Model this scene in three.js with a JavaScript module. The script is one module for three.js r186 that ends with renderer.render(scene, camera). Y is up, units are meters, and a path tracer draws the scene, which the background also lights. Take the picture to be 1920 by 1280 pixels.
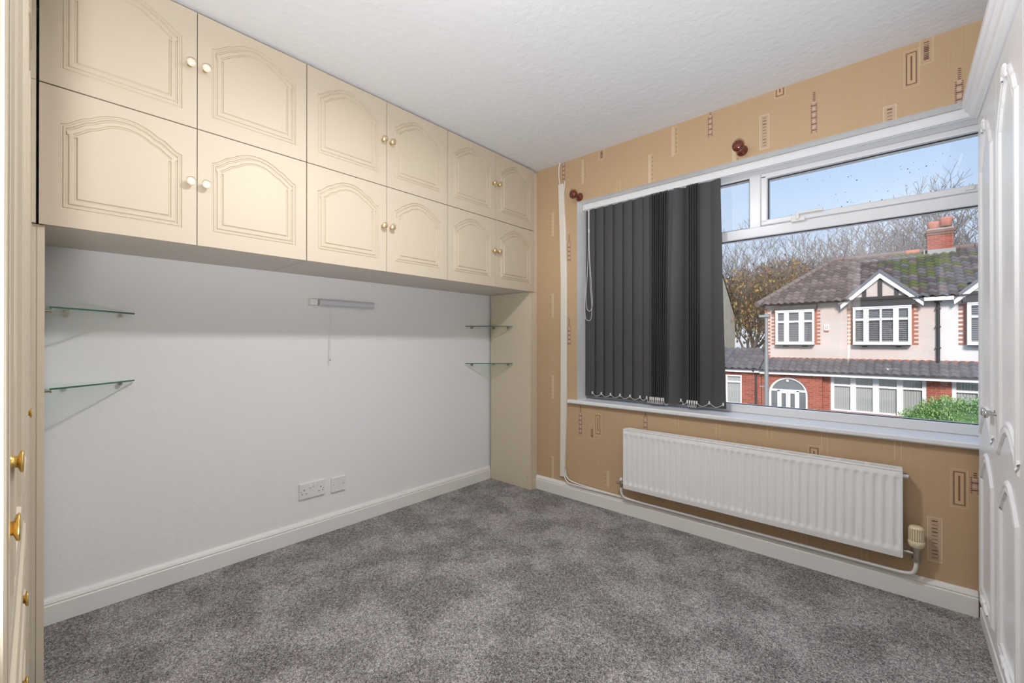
import * as THREE from 'three';
import { RoundedBoxGeometry } from 'three/addons/geometries/RoundedBoxGeometry.js';
import { mergeGeometries, toCreasedNormals } from 'three/addons/utils/BufferGeometryUtils.js';
import { RectAreaLightUniformsLib } from 'three/addons/lights/RectAreaLightUniformsLib.js';

// ---------------------------------------------------------------- camera, sky, sun, exposure
const scene = new THREE.Scene();
const renderer = new THREE.WebGLRenderer({ antialias: true });
renderer.toneMapping = THREE.LinearToneMapping;
renderer.toneMappingExposure = 1.0;
renderer.shadowMap.enabled = true;
RectAreaLightUniformsLib.init();

const camera = new THREE.PerspectiveCamera(2 * Math.atan(640 / 803) * 180 / Math.PI, 1.5, 0.03, 300);
camera.position.set(2.48, 1.101, 2.543);
const yaw = 42.1 * Math.PI / 180;
camera.lookAt(2.48 - Math.sin(yaw), 1.101 + 2 / 803, 2.543 - Math.cos(yaw));

// value noise, seeded
let seed = 7;
const rnd = () => { seed = (seed * 1664525 + 1013904223) >>> 0; return seed / 4294967296; };
const hash = (x, y, s = 0) => { let h = (Math.imul(x, 374761393) + Math.imul(y, 668265263) + Math.imul(s, 2147483647 ^ 0x5bd1e995)) | 0; h = Math.imul(h ^ (h >>> 13), 1274126177); return ((h ^ (h >>> 16)) >>> 0) / 4294967296; };
function vnoise(x, y, per, s = 0) {           // periodic in per cells
  const xi = Math.floor(x), yi = Math.floor(y), fx = x - xi, fy = y - yi, u = fx * fx * (3 - 2 * fx), v = fy * fy * (3 - 2 * fy);
  const m = (k) => ((k % per) + per) % per, a = m(xi), b = m(xi + 1), c = m(yi), d = m(yi + 1);
  return (hash(a, c, s) * (1 - u) + hash(b, c, s) * u) * (1 - v) + (hash(a, d, s) * (1 - u) + hash(b, d, s) * u) * v;
}
function fbm(x, y, per, oct, s = 0) { let a = 0, w = 0.5, t = 0; for (let k = 0; k < oct; k++) { a += w * vnoise(x, y, per, s + k); t += w; x *= 2; y *= 2; per *= 2; w *= 0.5; } return a / t; }

{ // pale winter sky with thin cloud, the same all round
  const W = 1024, Hh = 512, d = new Float32Array(W * Hh * 4);
  for (let j = 0; j < Hh; j++) for (let i = 0; i < W; i++) {
    const el = ((j + 0.5) / Hh - 0.5) * Math.PI, e = Math.max(0, Math.sin(el));
    const t = Math.min(1, e / 0.62), n = fbm(i / W * 16, j / Hh * 22, 16, 5, 3);
    const cl = Math.min(1, Math.max(0, (n - 0.42) * 3.2)) * 0.55;
    const low = [0.82, 0.90, 0.99], high = [0.27, 0.54, 0.97], cloud = [0.80, 0.87, 0.97];
    const k = (j * W + i) * 4, tt = Math.pow(t, 0.85);
    for (let c = 0; c < 3; c++) { const base = low[c] * (1 - tt) + high[c] * tt; d[k + c] = base * (1 - cl) + cloud[c] * cl; }
    d[k + 3] = 1;
  }
  const sky = new THREE.DataTexture(d, W, Hh, THREE.RGBAFormat, THREE.FloatType);
  sky.mapping = THREE.EquirectangularReflectionMapping; sky.magFilter = THREE.LinearFilter; sky.colorSpace = THREE.LinearSRGBColorSpace; sky.needsUpdate = true;
  scene.background = sky; scene.environment = sky;
}
const sun = new THREE.DirectionalLight(0xfff3ea, 4.0);   // soft sun over our roof onto the houses opposite
sun.position.set(9, 14, 8); sun.target.position.set(1, 0, -17); sun.castShadow = true; sun.shadow.radius = 24;
Object.assign(sun.shadow.camera, { left: -20, right: 20, top: 20, bottom: -20, near: 1, far: 90 });
scene.add(sun, sun.target);

// ---------------------------------------------------------------- helpers
const used = {};
function numbered(n) { const k = used[n] = (used[n] ?? -1) + 1; return k ? n + '_' + String(k).padStart(3, '0') : n; }
function shadows(o) { o.castShadow = o.receiveShadow = true; return o; }
function thing(name, label, category, p = [0, 0, 0], turn = 0, group) {
  const o = new THREE.Group(); o.name = numbered(name); o.position.set(...p); o.rotation.y = turn; scene.add(o);
  o.userData = { label, category }; if (group) o.userData.group = group; return o;
}
function part(name, geo, mat, parent, label) {
  const m = shadows(new THREE.Mesh(Array.isArray(geo) ? merge(geo) : geo, mat)); m.name = name; parent.add(m); if (label) m.userData.label = label; return m;
}
function single(name, geo, mat, label, category, group) {
  const m = part(numbered(name), geo, mat, scene); m.userData = { label, category }; if (group) m.userData.group = group; return m;
}
function struct(name, geo, mat, label, category) {
  const m = part(name, geo, mat, scene); m.userData = { kind: 'structure', label, category }; return m;
}
function merge(list, groups = false) {
  const any = list.map((g) => { g = g.index ? g.toNonIndexed() : g; for (const k of Object.keys(g.attributes)) if (!['position', 'normal', 'uv', 'color'].includes(k)) g.deleteAttribute(k); if (!g.attributes.uv) g.setAttribute('uv', new THREE.BufferAttribute(new Float32Array(g.attributes.position.count * 2), 2)); return g; });
  return mergeGeometries(any, groups);
}
const box = (x0, x1, y0, y1, z0, z1) => new THREE.BoxGeometry(x1 - x0, y1 - y0, z1 - z0).translate((x0 + x1) / 2, (y0 + y1) / 2, (z0 + z1) / 2);
const rbox = (x0, x1, y0, y1, z0, z1, r = 0.003, s = 2) => new RoundedBoxGeometry(x1 - x0, y1 - y0, z1 - z0, s, r).translate((x0 + x1) / 2, (y0 + y1) / 2, (z0 + z1) / 2);
const V = (x, y, z) => new THREE.Vector3(x, y, z);
const tube = (pts, r, seg = 40, rad = 8) => new THREE.TubeGeometry(new THREE.CatmullRomCurve3(pts.map((p) => V(...p)), false, 'centripetal'), seg, r, rad);
const cyl = (r0, r1, h, n = 20) => new THREE.CylinderGeometry(r0, r1, h, n);
const lathe = (pts, n = 24) => new THREE.LatheGeometry(pts.map((p) => new THREE.Vector2(...p)), n);
const metreUV = (g, sx, sy, ax = 0, ay = 1) => { const p = g.attributes.position, u = new Float32Array(p.count * 2); for (let i = 0; i < p.count; i++) { u[2 * i] = p.getComponent(i, ax) / sx; u[2 * i + 1] = p.getComponent(i, ay) / sy; } g.setAttribute('uv', new THREE.BufferAttribute(u, 2)); return g; };
const S = (c, r = 0.5, o = {}) => new THREE.MeshStandardMaterial({ color: c, roughness: r, ...o });
const P = (c, r = 0.5, o = {}) => new THREE.MeshPhysicalMaterial({ color: c, roughness: r, ...o });
const L = (r, g, b) => new THREE.Color().setRGB(r, g, b);
function dataTex(n, fn, srgb = false, rep = 1) {
  const d = new Uint8Array(n * n * 4);
  for (let j = 0; j < n; j++) for (let i = 0; i < n; i++) { const c = fn(i, j, n), k = (j * n + i) * 4; d[k] = c[0]; d[k + 1] = c[1]; d[k + 2] = c[2]; d[k + 3] = 255; }
  const t = new THREE.DataTexture(d, n, n); t.wrapS = t.wrapT = THREE.RepeatWrapping; t.magFilter = THREE.LinearFilter; if (srgb) t.colorSpace = THREE.SRGBColorSpace; t.repeat.set(rep, rep); t.needsUpdate = true; return t;
}
const g3 = (v) => { v = Math.max(0, Math.min(255, v)); return [v, v, v]; };

// ---------------------------------------------------------------- materials
const carpetTex = dataTex(2048, (i, j, n) => {
  const f = hash(i >> 2, j >> 2, 5) * 0.62 + hash((i + 1) >> 1, (j + 1) >> 1, 6) * 0.38, m = fbm(i / n * 190, j / n * 190, 190, 2, 9), pile = fbm(i / n * 9, j / n * 9, 9, 4, 12);
  const patch = Math.min(1, Math.max(0, (pile - 0.40) * 4.2));
  const fleck = (f - 0.5) * 165 + (m - 0.5) * 60, base = 134 + patch * 28;
  return [base + 3 + fleck, base - 2 + fleck, base - 5 + fleck];
}, true);
const carpetBump = dataTex(1024, (i, j, n) => g3(hash(i, j, 6) * 110 + fbm(i / n * 260, j / n * 260, 260, 2, 9) * 145));
const plasterBump = dataTex(1024, (i, j, n) => g3(fbm(i / n * 28, j / n * 28, 28, 5, 21) * 255));
const artexBump = dataTex(1024, (i, j, n) => g3(fbm(i / n * 70, j / n * 70, 70, 4, 35) * 190 + fbm(i / n * 14, j / n * 14, 14, 2, 36) * 65));
const fabricBump = dataTex(256, (i, j) => g3(((i >> 1) & 1) * 70 + ((j >> 1) & 1) * 70 + hash(i, j, 40) * 100));
const brickTex = dataTex(512, (i, j, n) => {     // far brickwork, too fine to pick apart
  const row = Math.floor(j / 32), x = i + (row & 1 ? 32 : 0), u = x % 64, v = j % 32, mortar = u < 4 || v < 4, h = hash(Math.floor(x / 64) % 8, row, 50), q = hash(i, j, 51) * 16;
  return mortar ? [176 + q, 150 + q, 136 + q] : [160 + h * 34 + q, 84 + h * 22 + q, 66 + h * 16 + q];
}, true);
const renderTex = dataTex(512, (i, j, n) => { const a = fbm(i / n * 8, j / n * 8, 8, 5, 61) * 26 + hash(i, j, 62) * 14; return [222 + a - 20, 222 + a - 20, 222 + a - 20]; }, true);
const woodTex = dataTex(512, (i, j, n) => { const g = Math.sin((i / n * 34 + fbm(i / n * 6, j / n * 3, 6, 4, 71) * 9)) * 0.5 + 0.5, k = 0.7 + 0.3 * g + (hash(i, j, 72) - 0.5) * 0.1; return [150 * k, 72 * k, 38 * k]; }, true);
const rep = (t, x, y = x) => { const c = t.clone(); c.repeat.set(x, y); c.needsUpdate = true; return c; };

const M = {
  carpet: S(0xffffff, 1, { map: rep(carpetTex, 1), bumpMap: rep(carpetBump, 2), bumpScale: 0.006 }),
  wall: S(L(0.84, 0.84, 0.83), 0.75, { bumpMap: rep(plasterBump, 1), bumpScale: 0.0016 }),
  ceiling: S(L(0.73, 0.73, 0.73), 0.9, { bumpMap: rep(artexBump, 1), bumpScale: 0.0022 }),
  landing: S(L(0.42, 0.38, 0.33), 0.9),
  paintWhite: S(L(0.82, 0.81, 0.78), 0.45),
  skirting: S(L(0.82, 0.80, 0.755), 0.45),
  cream: P(L(0.575, 0.49, 0.368), 0.55),
  creamGroove: P(L(0.575, 0.489, 0.36), 0.5),
  creamEdge: P(L(0.67, 0.58, 0.435), 0.5),
  carcassUnder: S(L(0.62, 0.57, 0.50), 0.55),
  knobCream: P(L(0.80, 0.74, 0.58), 0.15, { clearcoat: 1, clearcoatRoughness: 0.06 }),
  gold: S(L(0.78, 0.55, 0.17), 0.22, { metalness: 1 }),
  paleGold: S(L(0.80, 0.66, 0.40), 0.28, { metalness: 0.85 }),
  chrome: S(L(0.62, 0.61, 0.58), 0.25, { metalness: 1 }),
  brassDull: S(L(0.42, 0.37, 0.30), 0.4, { metalness: 0.9 }),
  glassShelf: P(L(0.90, 0.97, 0.94), 0.02, { transmission: 1, thickness: 0, ior: 1.5 }),
  glassEdge: P(L(0.045, 0.14, 0.105), 0.12),
  pane: P(0xffffff, 0.0, { transmission: 1, thickness: 0, ior: 1.5 }),
  upvc: P(L(0.82, 0.83, 0.84), 0.28),
  gasket: S(L(0.03, 0.03, 0.035), 0.7),
  gloss: P(L(0.86, 0.86, 0.86), 0.3, { specularIntensity: 0.55 }),
  radiator: P(L(0.85, 0.85, 0.84), 0.32),
  radInside: S(L(0.35, 0.35, 0.35), 0.7),
  plastic: P(L(0.82, 0.81, 0.77), 0.35),
  trunk: P(L(0.80, 0.75, 0.66), 0.45),
  oldPlastic: P(L(0.80, 0.71, 0.48), 0.4),
  hole: S(L(0.03, 0.03, 0.03), 0.9),
  alu: S(L(0.60, 0.60, 0.62), 0.35, { metalness: 0.7 }),
  greyPlastic: P(L(0.62, 0.63, 0.65), 0.3),
  mahogany: P(0xffffff, 0.25, { map: woodTex, clearcoat: 0.7, clearcoatRoughness: 0.15, color: L(0.62, 0.42, 0.36) }),
  blind: S(L(0.074, 0.074, 0.075), 0.65, { bumpMap: rep(fabricBump, 12, 160), bumpScale: 0.0003 }),
  cord: S(L(0.78, 0.77, 0.74), 0.6),
  lampGlow: new THREE.MeshStandardMaterial({ color: 0xffffff, emissive: 0xfffaf0, emissiveIntensity: 8, roughness: 0.4 }),
  // outdoors
  renderPink: S(L(0.86, 0.76, 0.70), 0.9, { map: rep(renderTex, 0.5) }),
  renderWhite: S(L(0.95, 0.95, 0.95), 0.9, { map: rep(renderTex, 0.5) }),
  renderCream: S(L(0.86, 0.79, 0.62), 0.9, { map: rep(renderTex, 0.5) }),
  brick: S(L(0.74, 0.70, 0.69), 0.9, { map: rep(brickTex, 1 / 1.8, 1 / 1.2) }),
  darkBrick: S(L(0.20, 0.115, 0.09), 0.95),
  brickRed: S(L(0.42, 0.17, 0.11), 0.9),
  frameWhite: S(L(0.88, 0.88, 0.88), 0.4),
  darkTimber: S(L(0.045, 0.043, 0.045), 0.6),
  winGlass: P(L(0.16, 0.18, 0.19), 0.08, { clearcoat: 1 }),
  curtain: S(L(0.42, 0.44, 0.43), 0.9),
  blindGrey: S(L(0.20, 0.21, 0.22), 0.8),
  roofSlab: S(L(0.05, 0.045, 0.045), 0.95),
  tiles: [S(L(0.145, 0.112, 0.098), 0.9), S(L(0.20, 0.155, 0.137), 0.9), S(L(0.105, 0.084, 0.076), 0.9)],
  tilesGrey: [S(L(0.15, 0.14, 0.14), 0.85), S(L(0.18, 0.17, 0.17), 0.85)],
  moss: [S(L(0.12, 0.14, 0.045), 1), S(L(0.10, 0.108, 0.06), 1)],
  slateVerge: S(L(0.17, 0.18, 0.20), 0.8),
  pot: S(L(0.50, 0.20, 0.14), 0.85),
  lead: S(L(0.30, 0.30, 0.30), 0.7),
  steel: S(L(0.32, 0.34, 0.34), 0.5, { metalness: 0.4 }),
  asphalt: S(L(0.13, 0.13, 0.135), 0.95),
  paving: S(L(0.34, 0.33, 0.32), 0.95),
  bark: [S(L(0.26, 0.225, 0.20), 0.95), S(L(0.31, 0.28, 0.26), 0.95), S(L(0.19, 0.155, 0.125), 0.95)],
  leafA: S(0xffffff, 0.9, { vertexColors: true, side: THREE.DoubleSide }),
};

// ---------------------------------------------------------------- wallpaper print
function wallpaper() {
  const W = 2048, Hh = 1446, k = W / 3.4, c = document.createElement('canvas'); c.width = W; c.height = Hh;
  const g = c.getContext('2d'); g.fillStyle = '#c4a784'; g.fillRect(0, 0, W, Hh);
  for (let i = 0; i < W; i += 2) { g.fillStyle = hash(i, 3, 80) > 0.5 ? 'rgba(120,84,40,0.012)' : 'rgba(235,210,170,0.012)'; g.fillRect(i, 0, 1 + hash(i, 4, 80) * 2, Hh); }
  for (let j = 0; j < Hh; j += 2) { g.fillStyle = hash(j, 9, 80) > 0.5 ? 'rgba(120,84,40,0.014)' : 'rgba(235,210,170,0.014)'; g.fillRect(0, j, W, 1); }
  const X = (m) => m * k, Y = (m) => (2.4 - m) * k, R = (x0, x1, y0, y1, s) => { g.fillStyle = s; g.fillRect(X(x0), Y(y1), (x1 - x0) * k, (y1 - y0) * k); };
  const O = (x0, x1, y0, y1, s, w) => { g.strokeStyle = s; g.lineWidth = w; g.strokeRect(X(x0), Y(y1), (x1 - x0) * k, (y1 - y0) * k); };
  const dark = '#5d443d', red = '#7a4d41', pale = '#d6bd98', white = '#dccbb0';
  const ladder = (x, y0, y1) => { O(x - 0.021, x + 0.021, y0, y1, white, 2); O(x - 0.015, x + 0.015, y0 + 0.005, y1 - 0.005, '#cdb9a5', 1.5); const n = Math.round((y1 - y0) / 0.0155); for (let i = 1; i < n; i++) { const y = y0 + i * (y1 - y0) / n, h = 0.0015 + hash(i, 1, 81) * 0.0035; R(x - 0.012, x + 0.012, y - 0.0025, y + 0.004, '#cbb6a2'); R(x - 0.009, x + 0.009, y - h / 2, y + h / 2, dark); } };
  const chain = (x, y0, y1) => { const top = y1 - (y1 - y0) * 0.27; for (let y = top; y < y1; y += 0.0085) R(x - 0.004, x + 0.006, y, y + 0.0035, dark); R(x - 0.010, x + 0.010, y0, top, '#c4a68f'); for (let y = y0; y < top; y += 0.0085) { R(x - 0.0125, x - 0.007, y, y + 0.004, red); R(x + 0.007, x + 0.0125, y, y + 0.004, red); } for (let y = y0 + 0.01; y < top - 0.01; y += 0.03) { R(x - 0.010, x + 0.010, y, y + 0.004, dark); R(x - 0.007, x + 0.007, y + 0.012, y + 0.022, '#d0b8a2'); } };
  const frame = (x, y0, y1) => { O(x - 0.024, x + 0.024, y0 - 0.012, y1 + 0.012, pale, 1.5); O(x - 0.0155, x + 0.0155, y0, y1, '#6a4a42', 2); R(x - 0.0135, x + 0.0135, y0 + 0.003, y1 - 0.003, '#cfb087'); R(x - 0.0025, x + 0.0025, y0 + 0.016, y1 - 0.014, red); };
  const strip = (x, y0, y1, side = -1) => { R(x - 0.006, x + 0.012, y0, y1, '#d3bd9b'); for (let y = y0 + 0.02; y < y1 - 0.012; y += 0.026) R(x + (side > 0 ? 0.020 : -0.024), x + (side > 0 ? 0.026 : -0.018), y, y + 0.006, '#8d7350'); O(x + (side > 0 ? 0.015 : -0.030), x + (side > 0 ? 0.031 : -0.012), y0 + 0.008, y1 - 0.004, 'rgba(222,202,168,0.6)', 1); };
  const code = (x, y0, y1) => { O(x - 0.02, x + 0.02, y0, y1, pale, 2); for (let y = y0 + 0.016; y < y1 - 0.03; y += 0.008) R(x - 0.008, x + 0.008, y, y + 0.002 + 0.004 * hash(Math.round(y * 1000), 3, 82), dark); };
  const lines = (x, y0, y1) => { R(x - 0.012, x - 0.009, y0, y1, pale); R(x + 0.009, x + 0.012, y0, y1, pale); };
  ladder(1.96, 2.114, 2.29); ladder(2.591, 0.176, 0.361); ladder(2.451, 2.02, 2.155);
  chain(2.173, 2.128, 2.323); chain(1.691, 2.263, 2.42); chain(2.666, 2.03, 2.231); chain(0.826, 0.456, 0.66); chain(1.305, 0.50, 0.69); chain(0.685, 2.27, 2.45); chain(2.707, 0.49, 0.575);
  chain(0.732, 1.68, 1.871); chain(0.732, 1.082, 1.273);
  frame(2.522, 2.224, 2.36); frame(2.663, 0.433, 0.567); frame(0.966, 0.483, 0.606); frame(2.03, 2.365, 2.5); frame(2.171, 0.45, 0.585);
  for (let q = 0; q < 4; q++) strip(0.585, 0.087 + q * 0.599, 0.264 + q * 0.599);
  strip(0.843, 2.205, 2.375, 1); strip(1.329, 2.09, 2.267, 1); strip(1.476, 2.214, 2.39, 1); strip(1.81, 2.05, 2.169, 1); strip(1.04, 0.14, 0.25);
  code(2.569, 2.294, 2.42); code(0.92, 0.44, 0.54); code(0.995, 2.33, 2.42);
  for (const [x, a, b] of [[1.121, 2.02, 2.17], [1.501, 0.6, 0.69], [1.73, 0.572, 0.69], [1.982, 0.604, 0.69], [2.212, 0.566, 0.69], [2.476, 0.583, 0.69], [1.47, 0.02, 0.16], [2.13, 0.02, 0.16], [2.36, 0.0, 0.15]]) lines(x, a, b);
  const t = new THREE.CanvasTexture(c); t.colorSpace = THREE.SRGBColorSpace; t.wrapS = t.wrapT = THREE.RepeatWrapping; t.repeat.set(1 / 3.4, 1 / 2.4); return t;
}
M.wallpaper = S(0xffffff, 0.7, { map: wallpaper() });

// ---------------------------------------------------------------- room shell
const ROOM = { x1: 3.34, z1: 3.20, h: 2.40 };
struct('floor', metreUV(box(-0.1, 3.44, -0.12, 0, -0.02, 3.3), 1.5, 1.5, 0, 2), M.carpet, 'grey twist-pile carpet covering the bedroom floor', 'carpet');
struct('ceiling', metreUV(box(-0.1, 3.44, 2.4, 2.52, -0.02, 3.3), 1.6, 1.6, 0, 2), M.ceiling, 'white textured plaster ceiling', 'ceiling');
struct('wall_left', metreUV(box(-0.15, 0, 0, 2.4, -0.02, 3.3), 1.5, 1.5, 2, 1), M.wall, 'plain white plaster wall under the overhead cabinets', 'wall');
struct('wall_right', metreUV(box(3.34, 3.5, 0, 2.4, -0.02, 3.3), 1.5, 1.5, 2, 1), M.wall, 'white wall behind the gloss wardrobe', 'wall');
{
  const s = new THREE.Shape([[-0.1, 0], [3.44, 0], [3.44, 2.4], [-0.1, 2.4]].map((p) => new THREE.Vector2(...p)));
  s.holes.push(new THREE.Path([[2.16, 0.002], [2.98, 0.002], [2.98, 2.0], [2.16, 2.0]].map((p) => new THREE.Vector2(...p))));
  struct('wall_back', new THREE.ExtrudeGeometry(s, { depth: 0.12, bevelEnabled: false }).translate(0, 0, 3.2), M.wall, 'white wall opposite the window with an open doorway', 'wall');
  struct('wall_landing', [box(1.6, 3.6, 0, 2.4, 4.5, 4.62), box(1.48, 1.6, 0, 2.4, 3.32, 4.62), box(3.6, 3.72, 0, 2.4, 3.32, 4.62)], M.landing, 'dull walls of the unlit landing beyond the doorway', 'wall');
  struct('floor_landing', box(1.48, 3.72, -0.12, 0, 3.3, 4.62), M.carpet, 'carpeted floor of the landing', 'floor');
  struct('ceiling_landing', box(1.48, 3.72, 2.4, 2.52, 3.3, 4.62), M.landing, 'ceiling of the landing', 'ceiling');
}
const WX0 = 0.80, WX1 = 3.02, WY0 = 0.675, WY1 = 2.09;
{
  const s = new THREE.Shape([[-0.15, -0.12], [3.5, -0.12], [3.5, 2.52], [-0.15, 2.52]].map((p) => new THREE.Vector2(...p)));
  s.holes.push(new THREE.Path([[WX0, WY0], [WX0, WY1], [WX1, WY1], [WX1, WY0]].map((p) => new THREE.Vector2(...p))));
  const g = new THREE.ExtrudeGeometry(s, { depth: 0.32, bevelEnabled: false }).translate(0, 0, -0.32);
  struct('wall_window', g, [M.wallpaper, M.paintWhite], 'tan wallpapered window wall with small brown geometric motifs', 'wall');
}
// skirting: profile swept along a wall
function skirt(len) {
  const s = new THREE.Shape([[0, 0], [0.02, 0], [0.02, 0.072], [0.0165, 0.076], [0.018, 0.082], [0.013, 0.092], [0.007, 0.1], [0, 0.1]].map((p) => new THREE.Vector2(...p)));
  return new THREE.ExtrudeGeometry(s, { depth: len, bevelEnabled: false });
}
struct('baseboard_left', skirt(2.527 - 0.078).translate(0, 0, 0.078), M.skirting, 'off-white skirting board along the white wall', 'skirting');
struct('baseboard_window', skirt(2.715 - 0.442).rotateY(-Math.PI / 2).translate(2.715, 0, 0), M.skirting, 'off-white skirting board below the radiator', 'skirting');

// ---------------------------------------------------------------- window
{
  const w = new THREE.Group(); w.name = 'window_1'; scene.add(w); w.userData = { kind: 'structure', label: 'white plastic window with a large pane and an opening top light', category: 'window' };
  const zf = -0.15, zb = -0.22, bev = 0.006, R = (x0, x1, y0, y1, a = zb, b = zf) => rbox(x0, x1, y0, y1, a, b, bev, 2);
  part('outer_frame', [R(WX0, 0.855, 0.70, WY1), R(2.965, WX1, 0.70, WY1), R(0.845, 2.975, 2.027, WY1), R(0.845, 2.975, 0.70, 0.747)], M.upvc, w);
  part('transom', R(0.845, 2.975, 1.690, 1.748), M.upvc, w);
  part('mullion', R(1.853, 1.912, 1.742, 2.035), M.upvc, w);
  const sash = part('opening_sash', [R(1.913, 2.962, 1.747, 1.777, zb, zf + 0.012), R(1.913, 2.962, 2.004, 2.034, zb, zf + 0.012), R(1.913, 1.945, 1.76, 2.02, zb, zf + 0.012), R(2.93, 2.962, 1.76, 2.02, zb, zf + 0.012)], M.upvc, w);
  part('handle', [rbox(2.056, 2.118, 1.738, 1.760, zf + 0.0, zf + 0.022, 0.004), rbox(2.078, 2.094, 1.748, 1.786, zf + 0.012, zf + 0.03, 0.004), rbox(2.088, 2.197, 1.772, 1.785, zf + 0.02, zf + 0.032, 0.004)], M.plastic, sash);
  part('hinge', rbox(2.692, 2.722, 1.755, 1.775, zf, zf + 0.02, 0.003), M.plastic, sash);
  const gb = (x0, x1, y0, y1) => { const t = 0.004, a = zf - 0.022, b = zf - 0.012; return [box(x0, x1, y0, y0 + t, a, b), box(x0, x1, y1 - t, y1, a, b), box(x0, x0 + t, y0, y1, a, b), box(x1 - t, x1, y0, y1, a, b)]; };
  part('gasket', [...gb(0.854, 1.854, 1.747, 2.028), ...gb(1.944, 2.931, 1.776, 2.005), ...gb(0.854, 2.966, 0.746, 1.691)], M.gasket, w, 'black rubber glazing seal');
  part('pane', box(0.85, 2.97, 0.742, 1.695, -0.186, -0.182), M.pane, w);
  part('pane', box(0.85, 1.858, 1.743, 2.032, -0.186, -0.182), M.pane, w);
  part('pane', box(1.94, 2.935, 1.772, 2.009, -0.186, -0.182), M.pane, sash);
  const drops = [];
  for (let i = 0; i < 110; i++) { const x = 1.97 + Math.pow(rnd(), 0.6) * 0.76, y = 1.781 + Math.pow(rnd(), 2.4) * 0.19, r = 0.0009 + rnd() * rnd() * 0.0026; drops.push(new THREE.SphereGeometry(r, 6, 5).scale(1, 1, 0.5).translate(x, y, -0.1865)); }
  const dr = part('raindrops', drops, M.gasket, w, 'dark specks of rain on the top light'); dr.userData.kind = 'stuff';
}
{ const s = new THREE.Shape([[-0.155, 0], [0.026, 0], [0.032, 0.006], [0.032, 0.020], [0.026, 0.026], [-0.155, 0.028]].map((p) => new THREE.Vector2(...p)));
  struct('trim_1', new THREE.ExtrudeGeometry(s, { depth: 3.0 - 0.735, bevelEnabled: false }).rotateY(-Math.PI / 2).translate(3.0, 0.672, 0), M.upvc, 'white gloss window sill board', 'window sill'); }

// ---------------------------------------------------------------- panelled doors
function offsetIn(p, d) {
  const n = p.length, out = [];
  for (let i = 0; i < n; i++) {
    const a = p[(i + n - 1) % n], b = p[i], c = p[(i + 1) % n];
    const l1 = Math.hypot(b[0] - a[0], b[1] - a[1]) || 1e-9, l2 = Math.hypot(c[0] - b[0], c[1] - b[1]) || 1e-9;
    const n1 = [-(b[1] - a[1]) / l1, (b[0] - a[0]) / l1], n2 = [-(c[1] - b[1]) / l2, (c[0] - b[0]) / l2], k = Math.max(0.35, 1 + n1[0] * n2[0] + n1[1] * n2[1]);
    out.push([b[0] + (n1[0] + n2[0]) / k * d, b[1] + (n1[1] + n2[1]) / k * d]);
  }
  return out;
}
const cath = (t, rise) => { const a = Math.abs(t); return rise * (a > 0.56 ? 0.54 * Math.pow(Math.cos((a - 0.56) / 0.44 * Math.PI / 2), 1.9) : 0.54 + 0.46 * Math.pow(Math.cos(a / 0.56 * Math.PI / 2), 0.75)); };
function outline(x0, x1, y0, yShoulder, rise, lowRise = 0, N = 44) {
  const p = [], mid = (x0 + x1) / 2, hw = (x1 - x0) / 2;
  if (lowRise) for (let i = 0; i <= N; i++) { const t = -1 + 2 * i / N; p.push([mid + hw * t, y0 + cath(t, lowRise)]); } else p.push([x0, y0], [x1, y0]);
  for (let i = 0; i <= N; i++) { const t = 1 - 2 * i / N; p.push([mid + hw * t, yShoulder + cath(t, rise)]); }
  return p;
}
function ringLoft(out, prof, z0) {       // profile = [inset, height] pairs along the closed outline, then a flat field
  const rings = prof.map(([d]) => offsetIn(out, d)), pos = [], n = out.length;
  for (let r = 0; r + 1 < rings.length; r++) for (let i = 0; i < n; i++) {
    const j = (i + 1) % n, A = [...rings[r][i], z0 + prof[r][1]], B = [...rings[r][j], z0 + prof[r][1]], C = [...rings[r + 1][j], z0 + prof[r + 1][1]], D = [...rings[r + 1][i], z0 + prof[r + 1][1]];
    pos.push(...A, ...B, ...C, ...A, ...C, ...D);
  }
  const g = new THREE.BufferGeometry(); g.setAttribute('position', new THREE.Float32BufferAttribute(pos, 3));
  const ring = toCreasedNormals(g, 0.5);
  const field = new THREE.ShapeGeometry(new THREE.Shape(rings[rings.length - 1].map((p) => new THREE.Vector2(...p)))).translate(0, 0, z0 + prof[prof.length - 1][1]);
  return merge([ring, field]);
}
function doorSlab(w, h, t, outs) {
  const s = new THREE.Shape([[0, 0], [w, 0], [w, h], [0, h]].map((p) => new THREE.Vector2(...p)));
  for (const o of outs) s.holes.push(new THREE.Path(o.map((p) => new THREE.Vector2(...p)).reverse()));
  return merge([new THREE.ExtrudeGeometry(s, { depth: t * 0.55, bevelEnabled: false }).translate(0, 0, t * 0.45), box(0, w, 0, h, 0, t * 0.44)]);
}
const routed = [[0, 0], [0.002, -0.004], [0.005, -0.0045], [0.008, -0.0015], [0.013, -0.001], [0.015, -0.005], [0.018, -0.005], [0.021, -0.0012], [0.028, -0.0002], [0.032, -0.0008], [0.0345, -0.0048], [0.037, -0.0048], [0.041, 0]];
const bolection = [[0, 0], [0.002, 0.003], [0.006, 0.0068], [0.012, 0.0076], [0.017, 0.004], [0.02, 0.004], [0.023, 0.006], [0.027, 0.005], [0.031, -0.001], [0.034, -0.002]];
const knobGeo = merge([lathe([[0.0001, 0], [0.008, 0], [0.0075, 0.004], [0.0055, 0.009], [0.0075, 0.014], [0.0118, 0.0155], [0.0118, 0.0175]]), lathe([[0.0118, 0.0172], [0.0137, 0.019], [0.0138, 0.0225], [0.0115, 0.0262], [0.006, 0.0282], [0.0001, 0.0288]])], true).rotateX(Math.PI / 2);
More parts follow.
